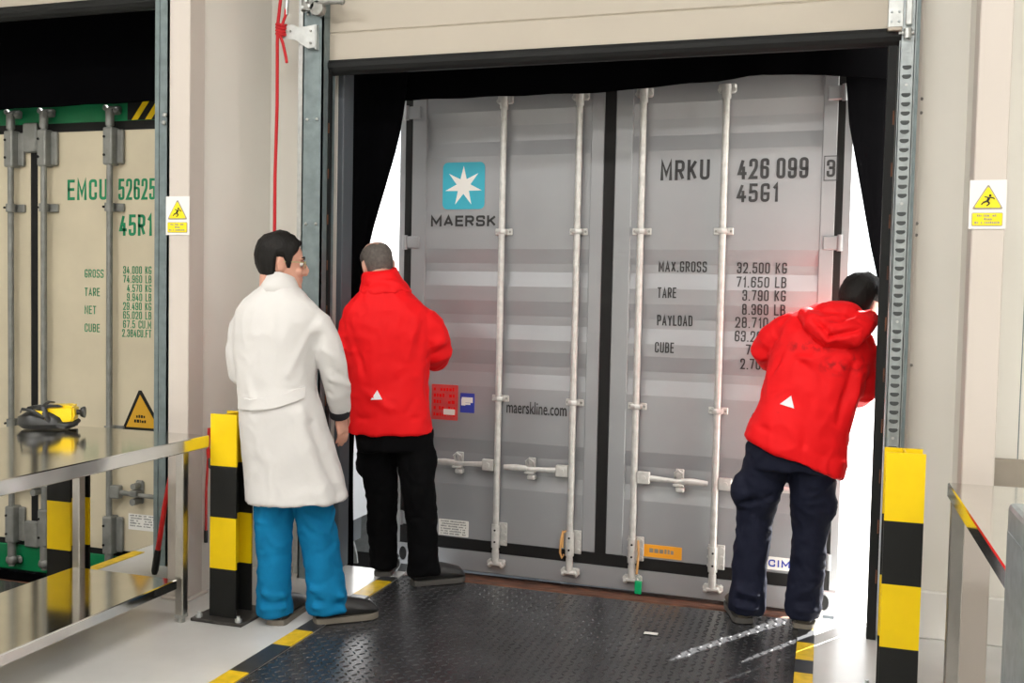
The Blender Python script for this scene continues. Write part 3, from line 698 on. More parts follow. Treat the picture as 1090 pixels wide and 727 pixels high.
# ------------------------------------------------------------------ floor markings, bollards
hazard('black and yellow striped edge marking on the floor left of the checker plate', -2.155, -2.0692, 2.4, 4.68, [2.62, 2.86, 3.06, 3.29, 3.60, 3.79, 3.96, 4.24, 4.34, 4.60])
hazard('sunlit striped edge marking on the floor right of the checker plate', -.0758, -.005, 2.4, 4.72, [2.6, 2.8, 3.0, 3.2, 3.42, 3.64, 3.86, 4.05, 4.20, 4.42, 4.6])
b = MB(); b.mi = 1; b.box(-3.645, -3.575, 2.4, 4.62, .0005, .003); tag(b.build('floor_marking', ['tape_k', 'tape_y']), 'yellow edge marking on the floor beside the lowered left leveller', 'floor marking')
def bollard(x, label, top=.92):
    t = thing('bollard', label, 'bollard', (x, 3.79, 0), 0, 'striped beam bollards'); w2 = .066
    zs = [.012, .23, .46, .69, top]
    b = MB()
    for i in range(4):
        b.mi = i % 2
        b.box(-w2, w2, 0, .011, zs[i], zs[i+1]); b.box(-w2, w2, .125, .136, zs[i], zs[i+1]); b.box(-.004, .004, .011, .125, zs[i], zs[i+1])
    b.build('post', ['blackp', 'yellow'], t)
    b = MB(); b.box(-.125, .135, -.06, .2, 0, .014, .003); b.build('base_plate', 'dkplate', t)
    for xx in (-.095, .105):
        for yy in (-.035, .172):
            b = MB(); b.cyl((xx, yy, .014), (xx, yy, .028), .015, 6, smooth=False); b.cyl((xx, yy, .026), (xx, yy, .04), .008, 10); b.build('bolt', 'zinc', t)
M['dkplate'] = mat('dark_base_plate', (.06, .055, .05), .4, .4, var=.3, vscale=20)
bollard(-2.522, 'black and yellow steel beam bollard beside the man in the white coat')
bollard(.287, 'black and yellow steel beam bollard in front of the perforated door rail on the right', .937)
bollard(-3.415, 'black and yellow steel beam bollard behind the left steel table', .80)

# ------------------------------------------------------------------ steel tables
tb = thing('steel_table', 'stainless steel table with under-shelf on the left, black and yellow breathing mask on it', 'table', (-3.07, 2.8, 0), 0, 'steel tables')
b = MB(); b.box(-.48, .48, -1.35, .985, .77, .825, .004); b.build('tabletop', 'steel', tb)
b = MB(); b.box(-.15, .40, -1.27, .87, .155, .2, .004); b.build('shelf', 'steel', tb)
for xx in (-.155, .396):
    for yy in (-1.25, .905):
        b = MB(); b.box(xx-.02, xx+.02, yy-.02, yy+.02, .03, .77, .003); l = b.build('leg', 'steel_leg', tb)
        b = MB(); b.box(xx-.021, xx+.021, yy-.021, yy+.021, .022, .036); b.cyl((xx, yy, 0), (xx, yy, .024), .017, 12); b.build('foot', 'grey_iron', l)
tr = thing('steel_table', 'stainless steel table at the right edge of the view', 'table', (.8, 2.9, 0), 0, 'steel tables')
b = MB(); b.box(-.385, .5, -.45, .79, .81, .86, .004); b.build('tabletop', 'steel', tr)
for xx in (-.355, .45):
    for yy in (-.40, .745):
        b = MB(); b.box(xx-.0215, xx+.0215, yy-.0215, yy+.0215, .03, .81, .003); l = b.build('leg', 'steel_leg', tr)
        b = MB(); b.box(xx-.023, xx+.023, yy-.023, yy+.023, .022, .036); b.cyl((xx, yy, 0), (xx, yy, .024), .017, 12); b.build('foot', 'grey_iron', l)
b = MB(); b.box(.625, 1.6, WY-.03, WY-.001, .36, .815, .004); b.mi = 1; b.box(.62, .65, WY-.04, WY-.03, .36, .815)
tag(b.build('guard_panel', ['brown', 'brown']), 'brushed steel guard panel on the wall behind the right column', 'panel')
cbn = thing('metal_cabinet', 'blue grey metal cabinet at the right edge in front of the steel table', 'cabinet', (.393, 2.40, 0))
b = MB(); b.box(0, .5, -.42, 0, .04, 1.04, .012, 2); b.build('body', 'galv', cbn)
b = MB(); b.box(-.002, .002, -.40, -.02, .10, .98); b.build('side_panel', 'galv', cbn)
b = MB()
for xx in (.03, .47):
    for yy in (-.39, -.03): b.cyl((xx, yy, 0), (xx, yy, .045), .018, 12)
b.build('feet', 'grey_iron', cbn)

# ------------------------------------------------------------------ people
def remesh(o, vox, smooth=4, fac=.5):
    md = o.modifiers.new('r', 'REMESH'); md.mode = 'VOXEL'; md.voxel_size = vox; md.use_smooth_shade = True
    sm = o.modifiers.new('s', 'SMOOTH'); sm.iterations = smooth; sm.factor = fac
    dg = bpy.context.evaluated_depsgraph_get(); dg.update()
    me = bpy.data.meshes.new_from_object(o.evaluated_get(dg)); old = o.data; mats = [mm for mm in old.materials]
    o.modifiers.clear(); o.data = me; me.name = o.name; bpy.data.meshes.remove(old)
    me.materials.clear()
    for mm in mats: me.materials.append(mm)
    for p in me.polygons: p.use_smooth = True
def seg_dist(p, a, b):
    ab = b-a; t = max(0, min(1, (p-a).dot(ab)/ab.length_squared)); return (p-(a+ab*t)).length
def wrinkle(o, big=.006, fine=.004, sc=(7, 7, 3), fsc=(22, 22, 9), folds=(), seed=0, mask=None):
    me = o.data; off = Vector((seed*3.1, seed*1.7, seed*5.3))
    nrm = [v.normal.copy() for v in me.vertices]; co = [v.co.copy() for v in me.vertices]
    F_ = [(Vector(a), Vector(b), amp, wd) for a, b, amp, wd in folds]
    for v, n, c in zip(me.vertices, nrm, co):
        k = mask(c) if mask else 1
        q = Vector((c.x*sc[0], c.y*sc[1], c.z*sc[2])) + off
        q += noise.noise_vector(c*5+off)*.5
        d = big*noise.noise(q)
        r = Vector((c.x*fsc[0], c.y*fsc[1], c.z*fsc[2])) + off + noise.noise_vector(c*9)*.8
        d += fine*(1 - 2.2*abs(noise.noise(r)))
        d *= k
        for a, b, amp, wd in F_:
            s = seg_dist(c, a, b)
            if s < wd*3: d += 1.5*amp*math.exp(-(s/wd)**2)
        v.co = c + n*d
    me.update()
HEAD = [(-.118, .070, .030, .018), (-.110, .088, .005, .036), (-.095, .094, -.025, .047), (-.07, .092, -.055, .056), (-.045, .091, -.078, .063), (-.02, .090, -.09, .067), (.0, .086, -.097, .070), (.03, .092, -.102, .073), (.06, .086, -.101, .0735), (.085, .070, -.09, .066), (.105, .040, -.065, .048), (.116, .008, -.03, .024), (.119, -.012, -.014, .004)]
def hring(z):
    z = max(HEAD[0][0], min(HEAD[-1][0], z))
    for a, b in zip(HEAD, HEAD[1:]):
        if a[0] <= z <= b[0]:
            t = (z-a[0])/(b[0]-a[0]); return [a[i]+(b[i]-a[i])*t for i in range(4)]
def hpoint(z, th, off=0):
    """th = 0 at the face, pi at the back, positive to the right"""
    _, f, k, hw = hring(z); cy = (f+k)/2; hl = (f-k)/2
    s, c = math.sin(th), math.cos(th); p = 2.25
    x = hw*math.copysign(abs(s)**(2/p), s); y = cy + hl*math.copysign(abs(c)**(2/p), c)
    nx = s*hl; ny = c*hw; nz = .05*max(0, (z-.06)/.06)
    n = Vector((nx, ny, nz)).normalized()
    return Vector((x, y, z)) + n*off
class Person:
    def __init__(s, P, label):
        s.P = Vector((P[0], P[1], 0)); v = s.P.normalized()
        s.rz = math.atan2(-v.x, v.y); s.label = label; s.body = MB(); s.kids = []
    def finish_body(s, vox, skin):
        o = s.body.build('person', skin); o.location = s.P; o.rotation_euler = (0, 0, s.rz)
        remesh(o, vox, 3, .5); tag(o, s.label, 'person'); s.o = o; return o
    def head(s, c, yaw, tilt=0, roll=0, sc=1.0):
        """c: head centre, yaw to the right of straight away, tilt forward positive"""
        s.H = Matrix.Translation(Vector(c)) @ Matrix.Rotation(-yaw, 4, 'Z') @ Matrix.Rotation(roll, 4, 'Y') @ Matrix.Rotation(-tilt, 4, 'X') @ Matrix.Scale(sc, 4)
        b = s.body; rings = []
        for z, *_ in HEAD:
            rings.append([b.b.verts.new(s.H @ hpoint(z, 2*math.pi*j/28)) for j in range(28)])
        b._rings(rings)
        h = lambda *p: s.H @ Vector(p)
        b.tube([h(0, .086, .022), h(0, .100, .0), h(0, .112, -.022), h(0, .108, -.036), h(0, .088, -.040)], [.009, .011, .014, .013, .008], 12, ell=.95)
        for q in (-1, 1):
            b.ball(h(q*.012, .098, -.034), .009)                                   # nostril wings
            e = s.H.to_3x3() @ Matrix.Rotation(q*R(20), 3, 'Z') @ Matrix.Rotation(R(-12), 3, 'X')
            b.ball(h(q*.073, -.012, -.008), .032, (.28, .62, 1.0), e)                 # ear
            b.ball(h(q*.0775, -.022, .004), .022, (.35, .6, 1.0), e)
            b.ball(h(q*.032, .078, .028), .018, (1.3, .7, .45), s.H.to_3x3())         # brow ridge
            b.ball(h(q*.04, .07, -.03), .022, (1, .8, .9), s.H.to_3x3())              # cheek
        b.ball(h(0, .088, -.060), .012, (1.9, .8, .5), s.H.to_3x3()); b.ball(h(0, .087, -.071), .012, (1.7, .8, .55), s.H.to_3x3())
        b.ball(h(0, .082, -.100), .018, (1.2, .8, .8), s.H.to_3x3())
    def neck(s, base, r=.06):
        top = s.H @ Vector((0, -.03, -.05)); mid = s.H @ Vector((0, -.03, -.11))
        s.body.tube([base, mid, top], [r*1.15, r, r*.98], 16)
    def eyes(s):
        for q in (-1, 1):
            b = MB(); b.ball(s.H @ Vector((q*.031, .0785, .004)), .0125)
            b.mi = 1; b.ball(s.H @ Vector((q*.031, .0865, .004)), .0058)
            b.build('eye', ['eye', 'hair_k'], s.o)
    def hair(s, material, lo, hi=.119, th=.012, nz=.003, seed=0, edge=.25):
        """closed shell over the scalp; lo(theta) is the hairline height"""
        b = MB(); n, k = 48, 12; outer, inner = [], []
        for i in range(k+1):
            ro, ri = [], []
            for j in range(n):
                t = 2*math.pi*j/n; tt = math.atan2(math.sin(t), math.cos(t)); l = lo(tt); u = i/k
                z = l + (hi-l)*u; tk = th*min(1, u/edge+.15) if u < edge else th
                if hi < .11 and u > 1-edge: tk = th*max(.1, (1-u)/edge)
                p = hpoint(z, t); tk += nz*noise.noise(p*45 + Vector((seed, 0, 0)))*min(1, u*4)
                ro.append(b.b.verts.new(s.H @ (hpoint(z, t, tk) + Vector((0, 0, tk*.8*max(0, (z-.06)/.06)))))); ri.append(b.b.verts.new(s.H @ hpoint(z, t, -.006)))
            outer.append(ro); inner.append(ri)
        for L in (outer, inner):
            for A, B in zip(L, L[1:]):
                for j in range(n): b._f((A[j], A[(j+1) % n], B[(j+1) % n], B[j]), True)
        for j in range(n):
            b._f((outer[0][j], inner[0][j], inner[0][(j+1) % n], outer[0][(j+1) % n]), True)
            b._f((outer[-1][j], outer[-1][(j+1) % n], inner[-1][(j+1) % n], inner[-1][j]), True)
        return b.build('hair', material, s.o)
    def brows(s, material):
        b = MB()
        for q in (-1, 1): b.tube([s.H @ Vector((q*.014, .0955, .027)), s.H @ Vector((q*.034, .091, .034)), s.H @ Vector((q*.052, .078, .030))], [.0035, .0045, .003], 8)
        b.build('eyebrows', material, s.o)
    def hand(s, wr, d, pn, thumb, curl=.5, sc=1.0):
        """wr wrist, d pointing direction, pn palm normal, thumb +-1 side"""
        d = Vector(d).normalized(); pn = Vector(pn); pn = (pn - d*pn.dot(d)).normalized(); sd = d.cross(pn)*thumb; wr = Vector(wr); b = s.body
        b.tube([wr - d*.03*sc, wr + d*.01*sc, wr + d*.045*sc, wr + d*.09*sc], [.024*sc, .028*sc, .039*sc, .038*sc], 14, ell=[.95, .75, .42, .36], upv=sd)
        for i, (o_, L) in enumerate(((.029, .070), (.010, .080), (-.009, .075), (-.027, .060))):
            p = wr + d*(.086 - abs(o_)*.15)*sc + sd*o_*sc; pts = [p - d*.02*sc, p]; a = curl*(.35+.1*i); r = .0092*sc if i < 3 else .008*sc
            for k in range(3):
                dd = d*math.cos(a) + pn*math.sin(a); p = p + dd*(L*(.45, .32, .25)[k])*sc; pts.append(p); a += curl*.55
            b.tube(pts, [r, r, r*.95, r*.88, r*.72], 10)
        t0 = wr + d*.022*sc + sd*.026*sc
        b.tube([t0, t0 + (d*.35+sd*.8+pn*.25).normalized()*.035*sc, t0 + (d*.35+sd*.8+pn*.25).normalized()*.035*sc + (d*.85+sd*.35+pn*.35).normalized()*.032*sc, t0 + (d*.35+sd*.8+pn*.25).normalized()*.035*sc + (d*.85+sd*.3+pn*.4).normalized()*.058*sc], [.014*sc, .0125*sc, .011*sc, .008*sc], 10)
    def cloth(s, name, mb, material, vox=.011, smooth=5, label=None, **kw):
        o = mb.build(name, material, s.o); remesh(o, vox, smooth, .5)
        if kw.get('nowr') is None: wrinkle(o, **kw)
        if label: plabel(o, label)
        return o
    def shoe(s, heel, ang, L=.285, mat_='leather', sole='sole', rise=0):
        """heel point on the ground, ang: toe direction to the right of straight away"""
        Mx = Matrix.Translation(Vector(heel)) @ Matrix.Rotation(-ang, 4, 'Z') @ Matrix.Rotation(rise, 4, 'X')
        b = MB(); W = [(0, .036), (.02, .044), (.08, .044), (.15, .049), (.21, .054), (.25, .049), (L-.012, .034), (L, .014)]
        top = [(.0, .100), (.02, .115), (.08, .118), (.13, .104), (.18, .086), (.23, .072), (L-.012, .054), (L, .036)]
        rings = []
        for (y, wv), (_, h) in zip(W, top):
            rg = []
            for j in range(16):
                a = 2*math.pi*j/16; cx = wv*math.copysign(abs(math.cos(a))**.8, math.cos(a)); cz = .018 + (h-.018)*(.5+.5*math.sin(a)) ; taper = 1-.25*max(0, math.sin(a))
                rg.append(b.b.verts.new(Mx @ Vector((cx*taper, y, cz))))
            rings.append(rg)
        b._rings(rings); u = b.build('shoe', mat_, s.o)
        b = MB(); out = [(wv+.004, y) for y, wv in W] ; poly = [(x, y) for x, y in out] + [(0, L+.003)] + [(-x, y) for x, y in reversed(out)] + [(-.018, -.008), (.018, -.008)]
        lo = [b.b.verts.new(Mx @ Vector((x*.97, y, .0))) for x, y in poly]; m1 = [b.b.verts.new(Mx @ Vector((x, y, .010))) for x, y in poly]; hi = [b.b.verts.new(Mx @ Vector((x*.97, y, .025))) for x, y in poly]
        b._rings([lo, m1, hi]); b.build('sole', sole, u)
        b = MB()
        for k in range(4):
            y = .105+.026*k; h = .112-.011*k
            b.tube([Mx @ Vector((-.026, y, h-.008)), Mx @ Vector((0, y+.004, h+.005)), Mx @ Vector((.026, y, h-.008))], .003, 6)
        b.build('laces', 'gasket', u); return u

# ---- man in the white coat
pa = Person((-2.181, 3.90), 'person in a white lab coat and blue trousers, head turned right')
pa.head((-.108, .0, 1.588), R(79), R(3), 0)
pa.neck((-.115, -.015, 1.42), .060)
b = pa.body
t = R(-24)
b.loft([(-.08, 0, .88, .15, .10), (-.11, 0, 1.05, .14, .095), (-.12, 0, 1.25, .16, .105), (-.12, 0, 1.37, .16, .095), (-.118, -.01, 1.45, .06, .06)], rot=t)
b.tube([(.01, -.06, 1.33), (.115, -.05, 1.14), (.150, .04, .945)], [.05, .042, .029], 14)
b.tube([(-.25, .06, 1.32), (-.275, .09, 1.12), (-.20, .29, 1.02)], [.05, .042, .029], 14)
b.tube([(-.13, 0, .92), (-.125, .01, .5), (-.125, .0, .08)], [.085, .058, .042], 14); b.tube([(-.01, 0, .92), (.04, .02, .5), (.11, -.0, .08)], [.085, .058, .042], 14)
for h in ((-.125, .02, .05), (.125, .01, .05)): b.ball((h[0], h[1], .06), .03)
pa.hand((.155, .055, .925), (.16, .12, -1), (-.75, .65, 0), 1, .45, 1.0)
pa.hand((-.19, .305, 1.015), (.45, .85, -.1), (.5, -.2, -.7), 1, .5)
pa.finish_body(.0052, 'skin')
o = pa.hair('hair_k', lambda q: (.080 if abs(q) < .6 else (.080-.052*(abs(q)-.6)/.65 if abs(q) < 1.25 else (-.018 if abs(q) < 1.48 else (.026 if abs(q) < 1.85 else .026-.125*min(1, (abs(q)-1.85)/.25))))), th=.016, nz=.005, seed=3)
plabel(o, 'short black hair'); pa.brows('hair_k'); pa.eyes()
H = pa.H; hp = lambda *p: H @ Vector(p)
gl = MB()
for q in (-1, 1):
    gl.tube([hp(q*.076, -.005, .008), hp(q*.074, .05, .010), hp(q*.060, .096, .010)], .0022, 6)
    gl.tube([hp(q*.034 + .026*math.cos(R(a)), .100 - .012*(abs(math.cos(R(a)))*.5+.2)*(1 if math.cos(R(a))*q > 0 else 0), .002 + .017*math.sin(R(a))) for a in range(0, 361, 24)], .0016, 6)
gl.tube([hp(-.009, .1, .007), hp(0, .104, .009), hp(.009, .1, .007)], .0016, 6)
go = gl.build('glasses', 'frame', pa.o)
b = MB()
for q in (-1, 1): b.prism([(q*.034 + .025*math.cos(R(a)), .002 + .016*math.sin(R(a))) for a in range(0, 360, 24)], .0975, .0985)
lo = b.build('lens', 'glass', go); lo.data.transform(H)
c = MB()
c.loft([(-.03, .01, .548, .228, .175, R(-3)), (-.045, .01, .66, .214, .165, R(-3)), (-.075, .005, .82, .200, .155), (-.105, 0, .95, .182, .145), (-.122, 0, 1.05, .170, .135), (-.125, 0, 1.16, .178, .135), (-.122, -.005, 1.28, .192, .138), (-.119, -.01, 1.345, .198, .128), (-.117, -.012, 1.39, .188, .118), (-.115, -.012, 1.43, .155, .105), (-.114, -.010, 1.462, .115, .090), (-.113, -.005, 1.49, .082, .076), (-.113, -.005, 1.51, .070, .068)], rot=t, n=40)
c.tube([(.0, -.06, 1.345), (.04, -.068, 1.315), (.085, -.068, 1.25), (.122, -.055, 1.14), (.143, -.01, 1.03), (.153, .045, .935)], [.070, .076, .068, .060, .054, .043], 18)
c.tube([(-.245, .05, 1.34), (-.265, .07, 1.29), (-.285, .085, 1.20), (-.278, .10, 1.10), (-.24, .20, 1.05), (-.195, .29, 1.02)], [.066, .070, .062, .058, .052, .042], 18)
folds = [((.02, -.15, 1.30), (-.07, -.16, 1.12), .007, .018), ((.055, -.13, 1.28), (.0, -.16, 1.02), -.008, .020), ((.07, -.14, 1.22), (.15, -.12, 1.17), .006, .014), ((.09, -.14, 1.15), (.17, -.10, 1.10), -.007, .014), ((.10, -.10, 1.10), (.19, -.05, 1.06), .006, .012), ((.10, -.06, 1.03), (.20, -.0, 1.0), -.005, .012),
         ((-.19, -.18, .95), (-.215, -.19, .56), .012, .018), ((-.165, -.18, .93), (-.19, -.19, .55), -.010, .014), ((-.02, -.16, .95), (.09, -.18, .57), .008, .03), ((.03, -.15, .9), (.15, -.12, .6), -.008, .03), ((-.25, -.02, 1.2), (-.22, -.1, 1.02), .006, .02)]
o = pa.cloth('lab_coat', c, 'coat', .009, 5, big=.011, fine=.0034, sc=(6, 6, 2.4), fsc=(13, 13, 6), folds=folds, seed=1)
# collar, half belt, cuff band, pen in the pocket
b = MB(); rings = []
for z, ro, dz in ((1.466, .106, 0), (1.500, .092, 0), (1.552, .077, 0)):
    rings.append([b.b.verts.new((-.112 + ro*math.sin(2*math.pi*j/32)*.95, -.006 - ro*math.cos(2*math.pi*j/32)*.92, z - .032*(.5-.5*math.cos(2*math.pi*j/32)) - .018*max(0, math.sin(2*math.pi*j/32)))) for j in range(32)])
b._rings(rings, caps=False); co = b.build('collar', 'coat', pa.o)
md = co.modifiers.new('t', 'SOLIDIFY'); md.thickness = .004
def wrap(points, ht, name, material, parent, target, off=.004, thick=.006):
    """flat strip laid on a garment: points on the near side, projected onto it along depth"""
    b = MB(); dg = bpy.context.evaluated_depsgraph_get(); dg.update()
    A = []
    for px, pz in points:
        col = []
        for dz in (-.5, -.17, .17, .5):
            hit, loc, nr, _ = target.ray_cast(Vector((px, -1.0, pz+dz*ht)), Vector((0, 1, 0)))
            if not hit: loc = Vector((px, -.1, pz+dz*ht)); nr = Vector((0, -1, 0))
            col.append((loc + nr*off, loc + nr*(off-thick)))
        A.append(col)
    vs = [[(b.b.verts.new(p), b.b.verts.new(q)) for p, q in col] for col in A]
    for i in range(len(vs)-1):
        for j in range(3):
            b._f((vs[i][j][0], vs[i+1][j][0], vs[i+1][j+1][0], vs[i][j+1][0]), True); b._f((vs[i][j][1], vs[i][j+1][1], vs[i+1][j+1][1], vs[i+1][j][1]), True)
        b._f((vs[i][0][0], vs[i][0][1], vs[i+1][0][1], vs[i+1][0][0])); b._f((vs[i][3][0], vs[i+1][3][0], vs[i+1][3][1], vs[i][3][1]))
    for i in (0, -1): b._f((vs[i][0][0], vs[i][3][0], vs[i][3][1], vs[i][0][1]))
    return b.build(name, material, parent)
wrap([(-.272 + .265*k/16, .985 + .055*(k/16)**1.3 - .012*math.sin(math.pi*k/16)) for k in range(17)], .05, 'half_belt', 'coat', pa.o, o, .013, .014)
b = MB(); b.tube([(.150, .034, .950), (.1545, .053, .918)], [.049, .046], 18, caps=True); plabel(b.build('cuff', 'dark_cloth', pa.o), 'dark cuff band at the right wrist')
c = MB()
c.loft([(-.08, 0, .90, .12, .10), (-.08, 0, .80, .160, .12), (-.075, 0, .70, .165, .12)], rot=t, n=28)
c.tube([(-.145, 0, .80), (-.135, .005, .62), (-.128, .015, .45), (-.13, .005, .25), (-.125, .0, .12), (-.122, .005, .045)], [.10, .088, .076, .072, .074, .078], 20)
c.tube([(-.0, 0, .80), (.03, .005, .62), (.055, .015, .45), (.085, .005, .25), (.106, .0, .13), (.108, .005, .05)], [.105, .094, .083, .080, .084, .088], 20)
pa.cloth('trousers', c, 'jean', .0095, 4, big=.011, fine=.0055, sc=(8, 8, 5), fsc=(12, 12, 16), seed=2, folds=[((-.19, -.06, .16), (-.06, -.06, .13), .012, .012), ((-.19, -.06, .12), (-.06, -.07, .10), -.010, .010), ((-.19, -.06, .085), (-.06, -.06, .09), .012, .012), ((.03, -.06, .17), (.18, -.06, .12), .013, .012), ((.03, -.08, .12), (.18, -.06, .09), -.010, .010), ((.04, -.07, .09), (.18, -.05, .06), .012, .012), ((-.0, -.07, .5), (.12, -.07, .44), -.007, .012), ((0, -.07, .46), (.12, -.07, .40), .006, .012)])
pa.shoe((-.118, -.035, 0), R(22), .275, 'leather', 'sole_t'); pa.shoe((.055, -.02, 0), R(78), .285, 'leather', 'sole_t', R(0))

# ---- man in the red jacket on the left
pb = Person((-2.0, 4.66), 'person in red jacket and black trousers looking into the gap left of the grey container')
pb.head((-.182, .075, 1.606), R(-16), R(20), R(-6), 1.02)
pb.neck((-.15, .0, 1.46), .062)
b = pb.body
b.loft([(-.10, 0, .85, .16, .11), (-.12, 0, 1.05, .15, .10), (-.125, 0, 1.28, .17, .11), (-.13, 0, 1.38, .16, .10), (-.145, .0, 1.47, .07, .065)])
b.tube([(.04, 0, 1.31), (.120, .03, 1.16), (.04, .27, 1.13)], [.05, .043, .03], 14); b.tube([(-.28, 0, 1.30), (-.315, .03, 1.13), (-.27, .26, 1.12)], [.05, .043, .03], 14)
b.tube([(-.18, 0, .88), (-.15, .07, .48), (-.135, .12, .08)], [.09, .06, .043], 14); b.tube([(-.02, 0, .88), (.05, -.02, .48), (.08, -.06, .08)], [.09, .06, .043], 14)
for h in ((-.13, .13, .05), (.09, -.06, .05)): b.ball((h[0], h[1], .06), .03)
pb.hand((.035, .285, 1.13), (-.35, .9, .15), (-.6, -.2, -.6), -1, .5); pb.hand((-.265, .28, 1.12), (.1, .95, .1), (.9, -.1, -.2), 1, .4)
pb.finish_body(.0052, 'skin_b')
o = pb.hair('hair_g', lambda q: (.068 if abs(q) < .75 else (.05 if abs(q) < 1.2 else (.028 if abs(q) < 1.9 else -.055))), hi=.088, th=.005, nz=.002, seed=5, edge=.3)
plabel(o, 'cropped grey hair round a bald crown'); pb.brows('hair_g'); pb.eyes()
c = MB()
c.loft([(-.104, 0, .764, .216, .158, R(-1.5)), (-.106, 0, .80, .214, .158), (-.112, 0, .88, .210, .155), (-.118, 0, 1.0, .205, .148), (-.122, 0, 1.12, .208, .148), (-.125, 0, 1.25, .222, .152), (-.128, 0, 1.33, .222, .145), (-.132, .0, 1.385, .205, .132), (-.136, 0, 1.43, .170, .118), (-.140, 0, 1.47, .130, .106), (-.146, .005, 1.505, .105, .096)], n=40)
c.tube([(.02, 0, 1.335), (.07, .0, 1.305), (.112, .01, 1.245), (.135, .03, 1.18), (.125, .12, 1.14), (.055, .25, 1.13)], [.080, .085, .082, .076, .070, .052], 18)
c.tube([(-.26, 0, 1.33), (-.295, 0, 1.29), (-.318, .01, 1.21), (-.322, .04, 1.14), (-.30, .14, 1.12), (-.27, .25, 1.12)], [.070, .075, .070, .066, .062, .050], 18)
folds = [((-.16, -.16, 1.42), (-.19, -.17, .85), -.006, .016), ((.03, -.13, 1.36), (-.02, -.15, 1.15), .010, .018), ((.05, -.12, 1.32), (.03, -.14, 1.08), -.012, .016), ((.06, -.06, 1.14), (.19, -.05, 1.20), -.008, .014), ((.08, -.07, 1.20), (.20, -.05, 1.25), .007, .014),
         ((-.29, -.08, 1.30), (-.24, -.14, 1.08), -.010, .016), ((-.31, -.05, 1.18), (-.37, -.02, 1.2), .007, .014), ((-.30, -.13, .845), (.1, -.13, .855), -.006, .012), ((-.1, -.17, 1.3), (-.05, -.17, .9), .006, .025), ((-.25, -.14, 1.0), (-.1, -.16, .9), .007, .02), ((.05, -.13, 1.0), (-.02, -.15, .88), -.006, .018)]
oj = pb.cloth('jacket', c, 'jacket', .0095, 5, big=.014, fine=.0055, sc=(6, 6, 3.5), fsc=(10, 10, 6), folds=folds, seed=4)
b = MB()
b.loft([(-.140, .0, 1.465, .135, .112, R(-6)), (-.148, .01, 1.500, .122, .110, R(-7)), (-.158, .025, 1.53, .104, .102, R(-8)), (-.168, .035, 1.565, .093, .096, R(-8)), (-.170, .045, 1.588, .086, .092, R(-8), R(8))], n=32)
pb.cloth('collar', b, 'jacket', .008, 3, big=.005, fine=.003, seed=6, folds=[((-.27, -.06, 1.505), (-.02, -.09, 1.475), -.010, .010), ((-.25, -.05, 1.535), (-.06, -.08, 1.515), .006, .012)])
def patch(name, pts, parent, target, material):
    b = MB(); dg = bpy.context.evaluated_depsgraph_get(); dg.update(); f_, k_ = [], []
    for px, pz in pts:
        hit, loc, nr, _ = target.ray_cast(Vector((px, -1.0, pz)), Vector((0, 1, 0)))
        if not hit: loc = Vector((px, -.16, pz)); nr = Vector((0, -1, 0))
        f_.append(b.b.verts.new(loc + Vector((0, -.006, 0)))); k_.append(b.b.verts.new(loc + Vector((0, .004, 0))))
    n = len(pts); b._f(f_); b._f(list(reversed(k_)))
    for j in range(n): b._f((f_[j], f_[(j+1) % n], k_[(j+1) % n], k_[j]))
    return b.build(name, material, parent)
patch('reflective_triangle', [(-.198, .945), (-.142, .948), (-.167, .993)], oj, oj, 'reflect')
c = MB()
c.loft([(-.10, 0, .92, .18, .13), (-.095, 0, .80, .19, .145), (-.085, 0, .68, .185, .135)], n=28)
c.tube([(-.18, 0, .78), (-.165, .04, .62), (-.145, .08, .40), (-.135, .105, .18), (-.132, .115, .045)], [.108, .092, .078, .072, .072], 20)
c.tube([(.005, 0, .78), (.025, -.01, .62), (.048, -.03, .42), (.070, -.05, .2), (.080, -.06, .05)], [.110, .094, .080, .076, .080], 20)
c.ball((-.236, .02, .62), .055, (.7, 1, 1.7)); c.ball((.10, -.01, .60), .06, (.6, 1, 1.6))
pb.cloth('trousers', c, 'trk', .0095, 4, big=.011, fine=.0055, sc=(8, 8, 5), fsc=(12, 12, 16), seed=7)
pb.shoe((-.135, .075, 0), R(8), .28); pb.shoe((.02, -.075, 0), R(72), .28)

# ---- man in the red jacket leaning out on the right
pc = Person((-.2, 4.63), 'person in red hooded jacket and navy trousers leaning out through the right gap')
pc.head((.352, .20, 1.462), R(38), R(14), R(10))
pc.neck((.262, .10, 1.36), .062)
b = pc.body
LN = R(14)
b.loft([(.06, 0, .82, .155, .11, LN), (.11, .02, 1.0, .15, .10, LN), (.17, .06, 1.20, .17, .11, LN), (.205, .09, 1.31, .16, .10, LN), (.25, .10, 1.40, .07, .065, LN)])
b.tube([(.055, .10, 1.32), (-.06, .12, 1.25), (.03, .33, 1.15)], [.05, .043, .03], 14); b.tube([(.365, .09, 1.29), (.37, .10, 1.06), (.36, .32, 1.05)], [.05, .043, .03], 14)
b.tube([(-.02, 0, .84), (-.09, .05, .48), (-.11, .02, .08)], [.09, .06, .043], 14); b.tube([(.14, 0, .84), (.15, .04, .48), (.145, .02, .08)], [.09, .06, .043], 14)
for h in ((-.118, .02, .05), (.14, .02, .05)): b.ball((h[0], h[1], .06), .03)
pc.hand((.035, .345, 1.145), (.25, .9, -.1), (.4, -.2, -.7), 1, .45); pc.hand((.36, .335, 1.05), (.05, .95, .1), (-.8, -.1, -.3), -1, .45)
pc.finish_body(.0052, 'skin')
o = pc.hair('hair_k', lambda q: (.075 if abs(q) < .7 else (.03 if abs(q) < 1.85 else -.07)), th=.018, nz=.006, seed=9)
plabel(o, 'short black hair'); pc.brows('hair_k'); pc.eyes()
c = MB()
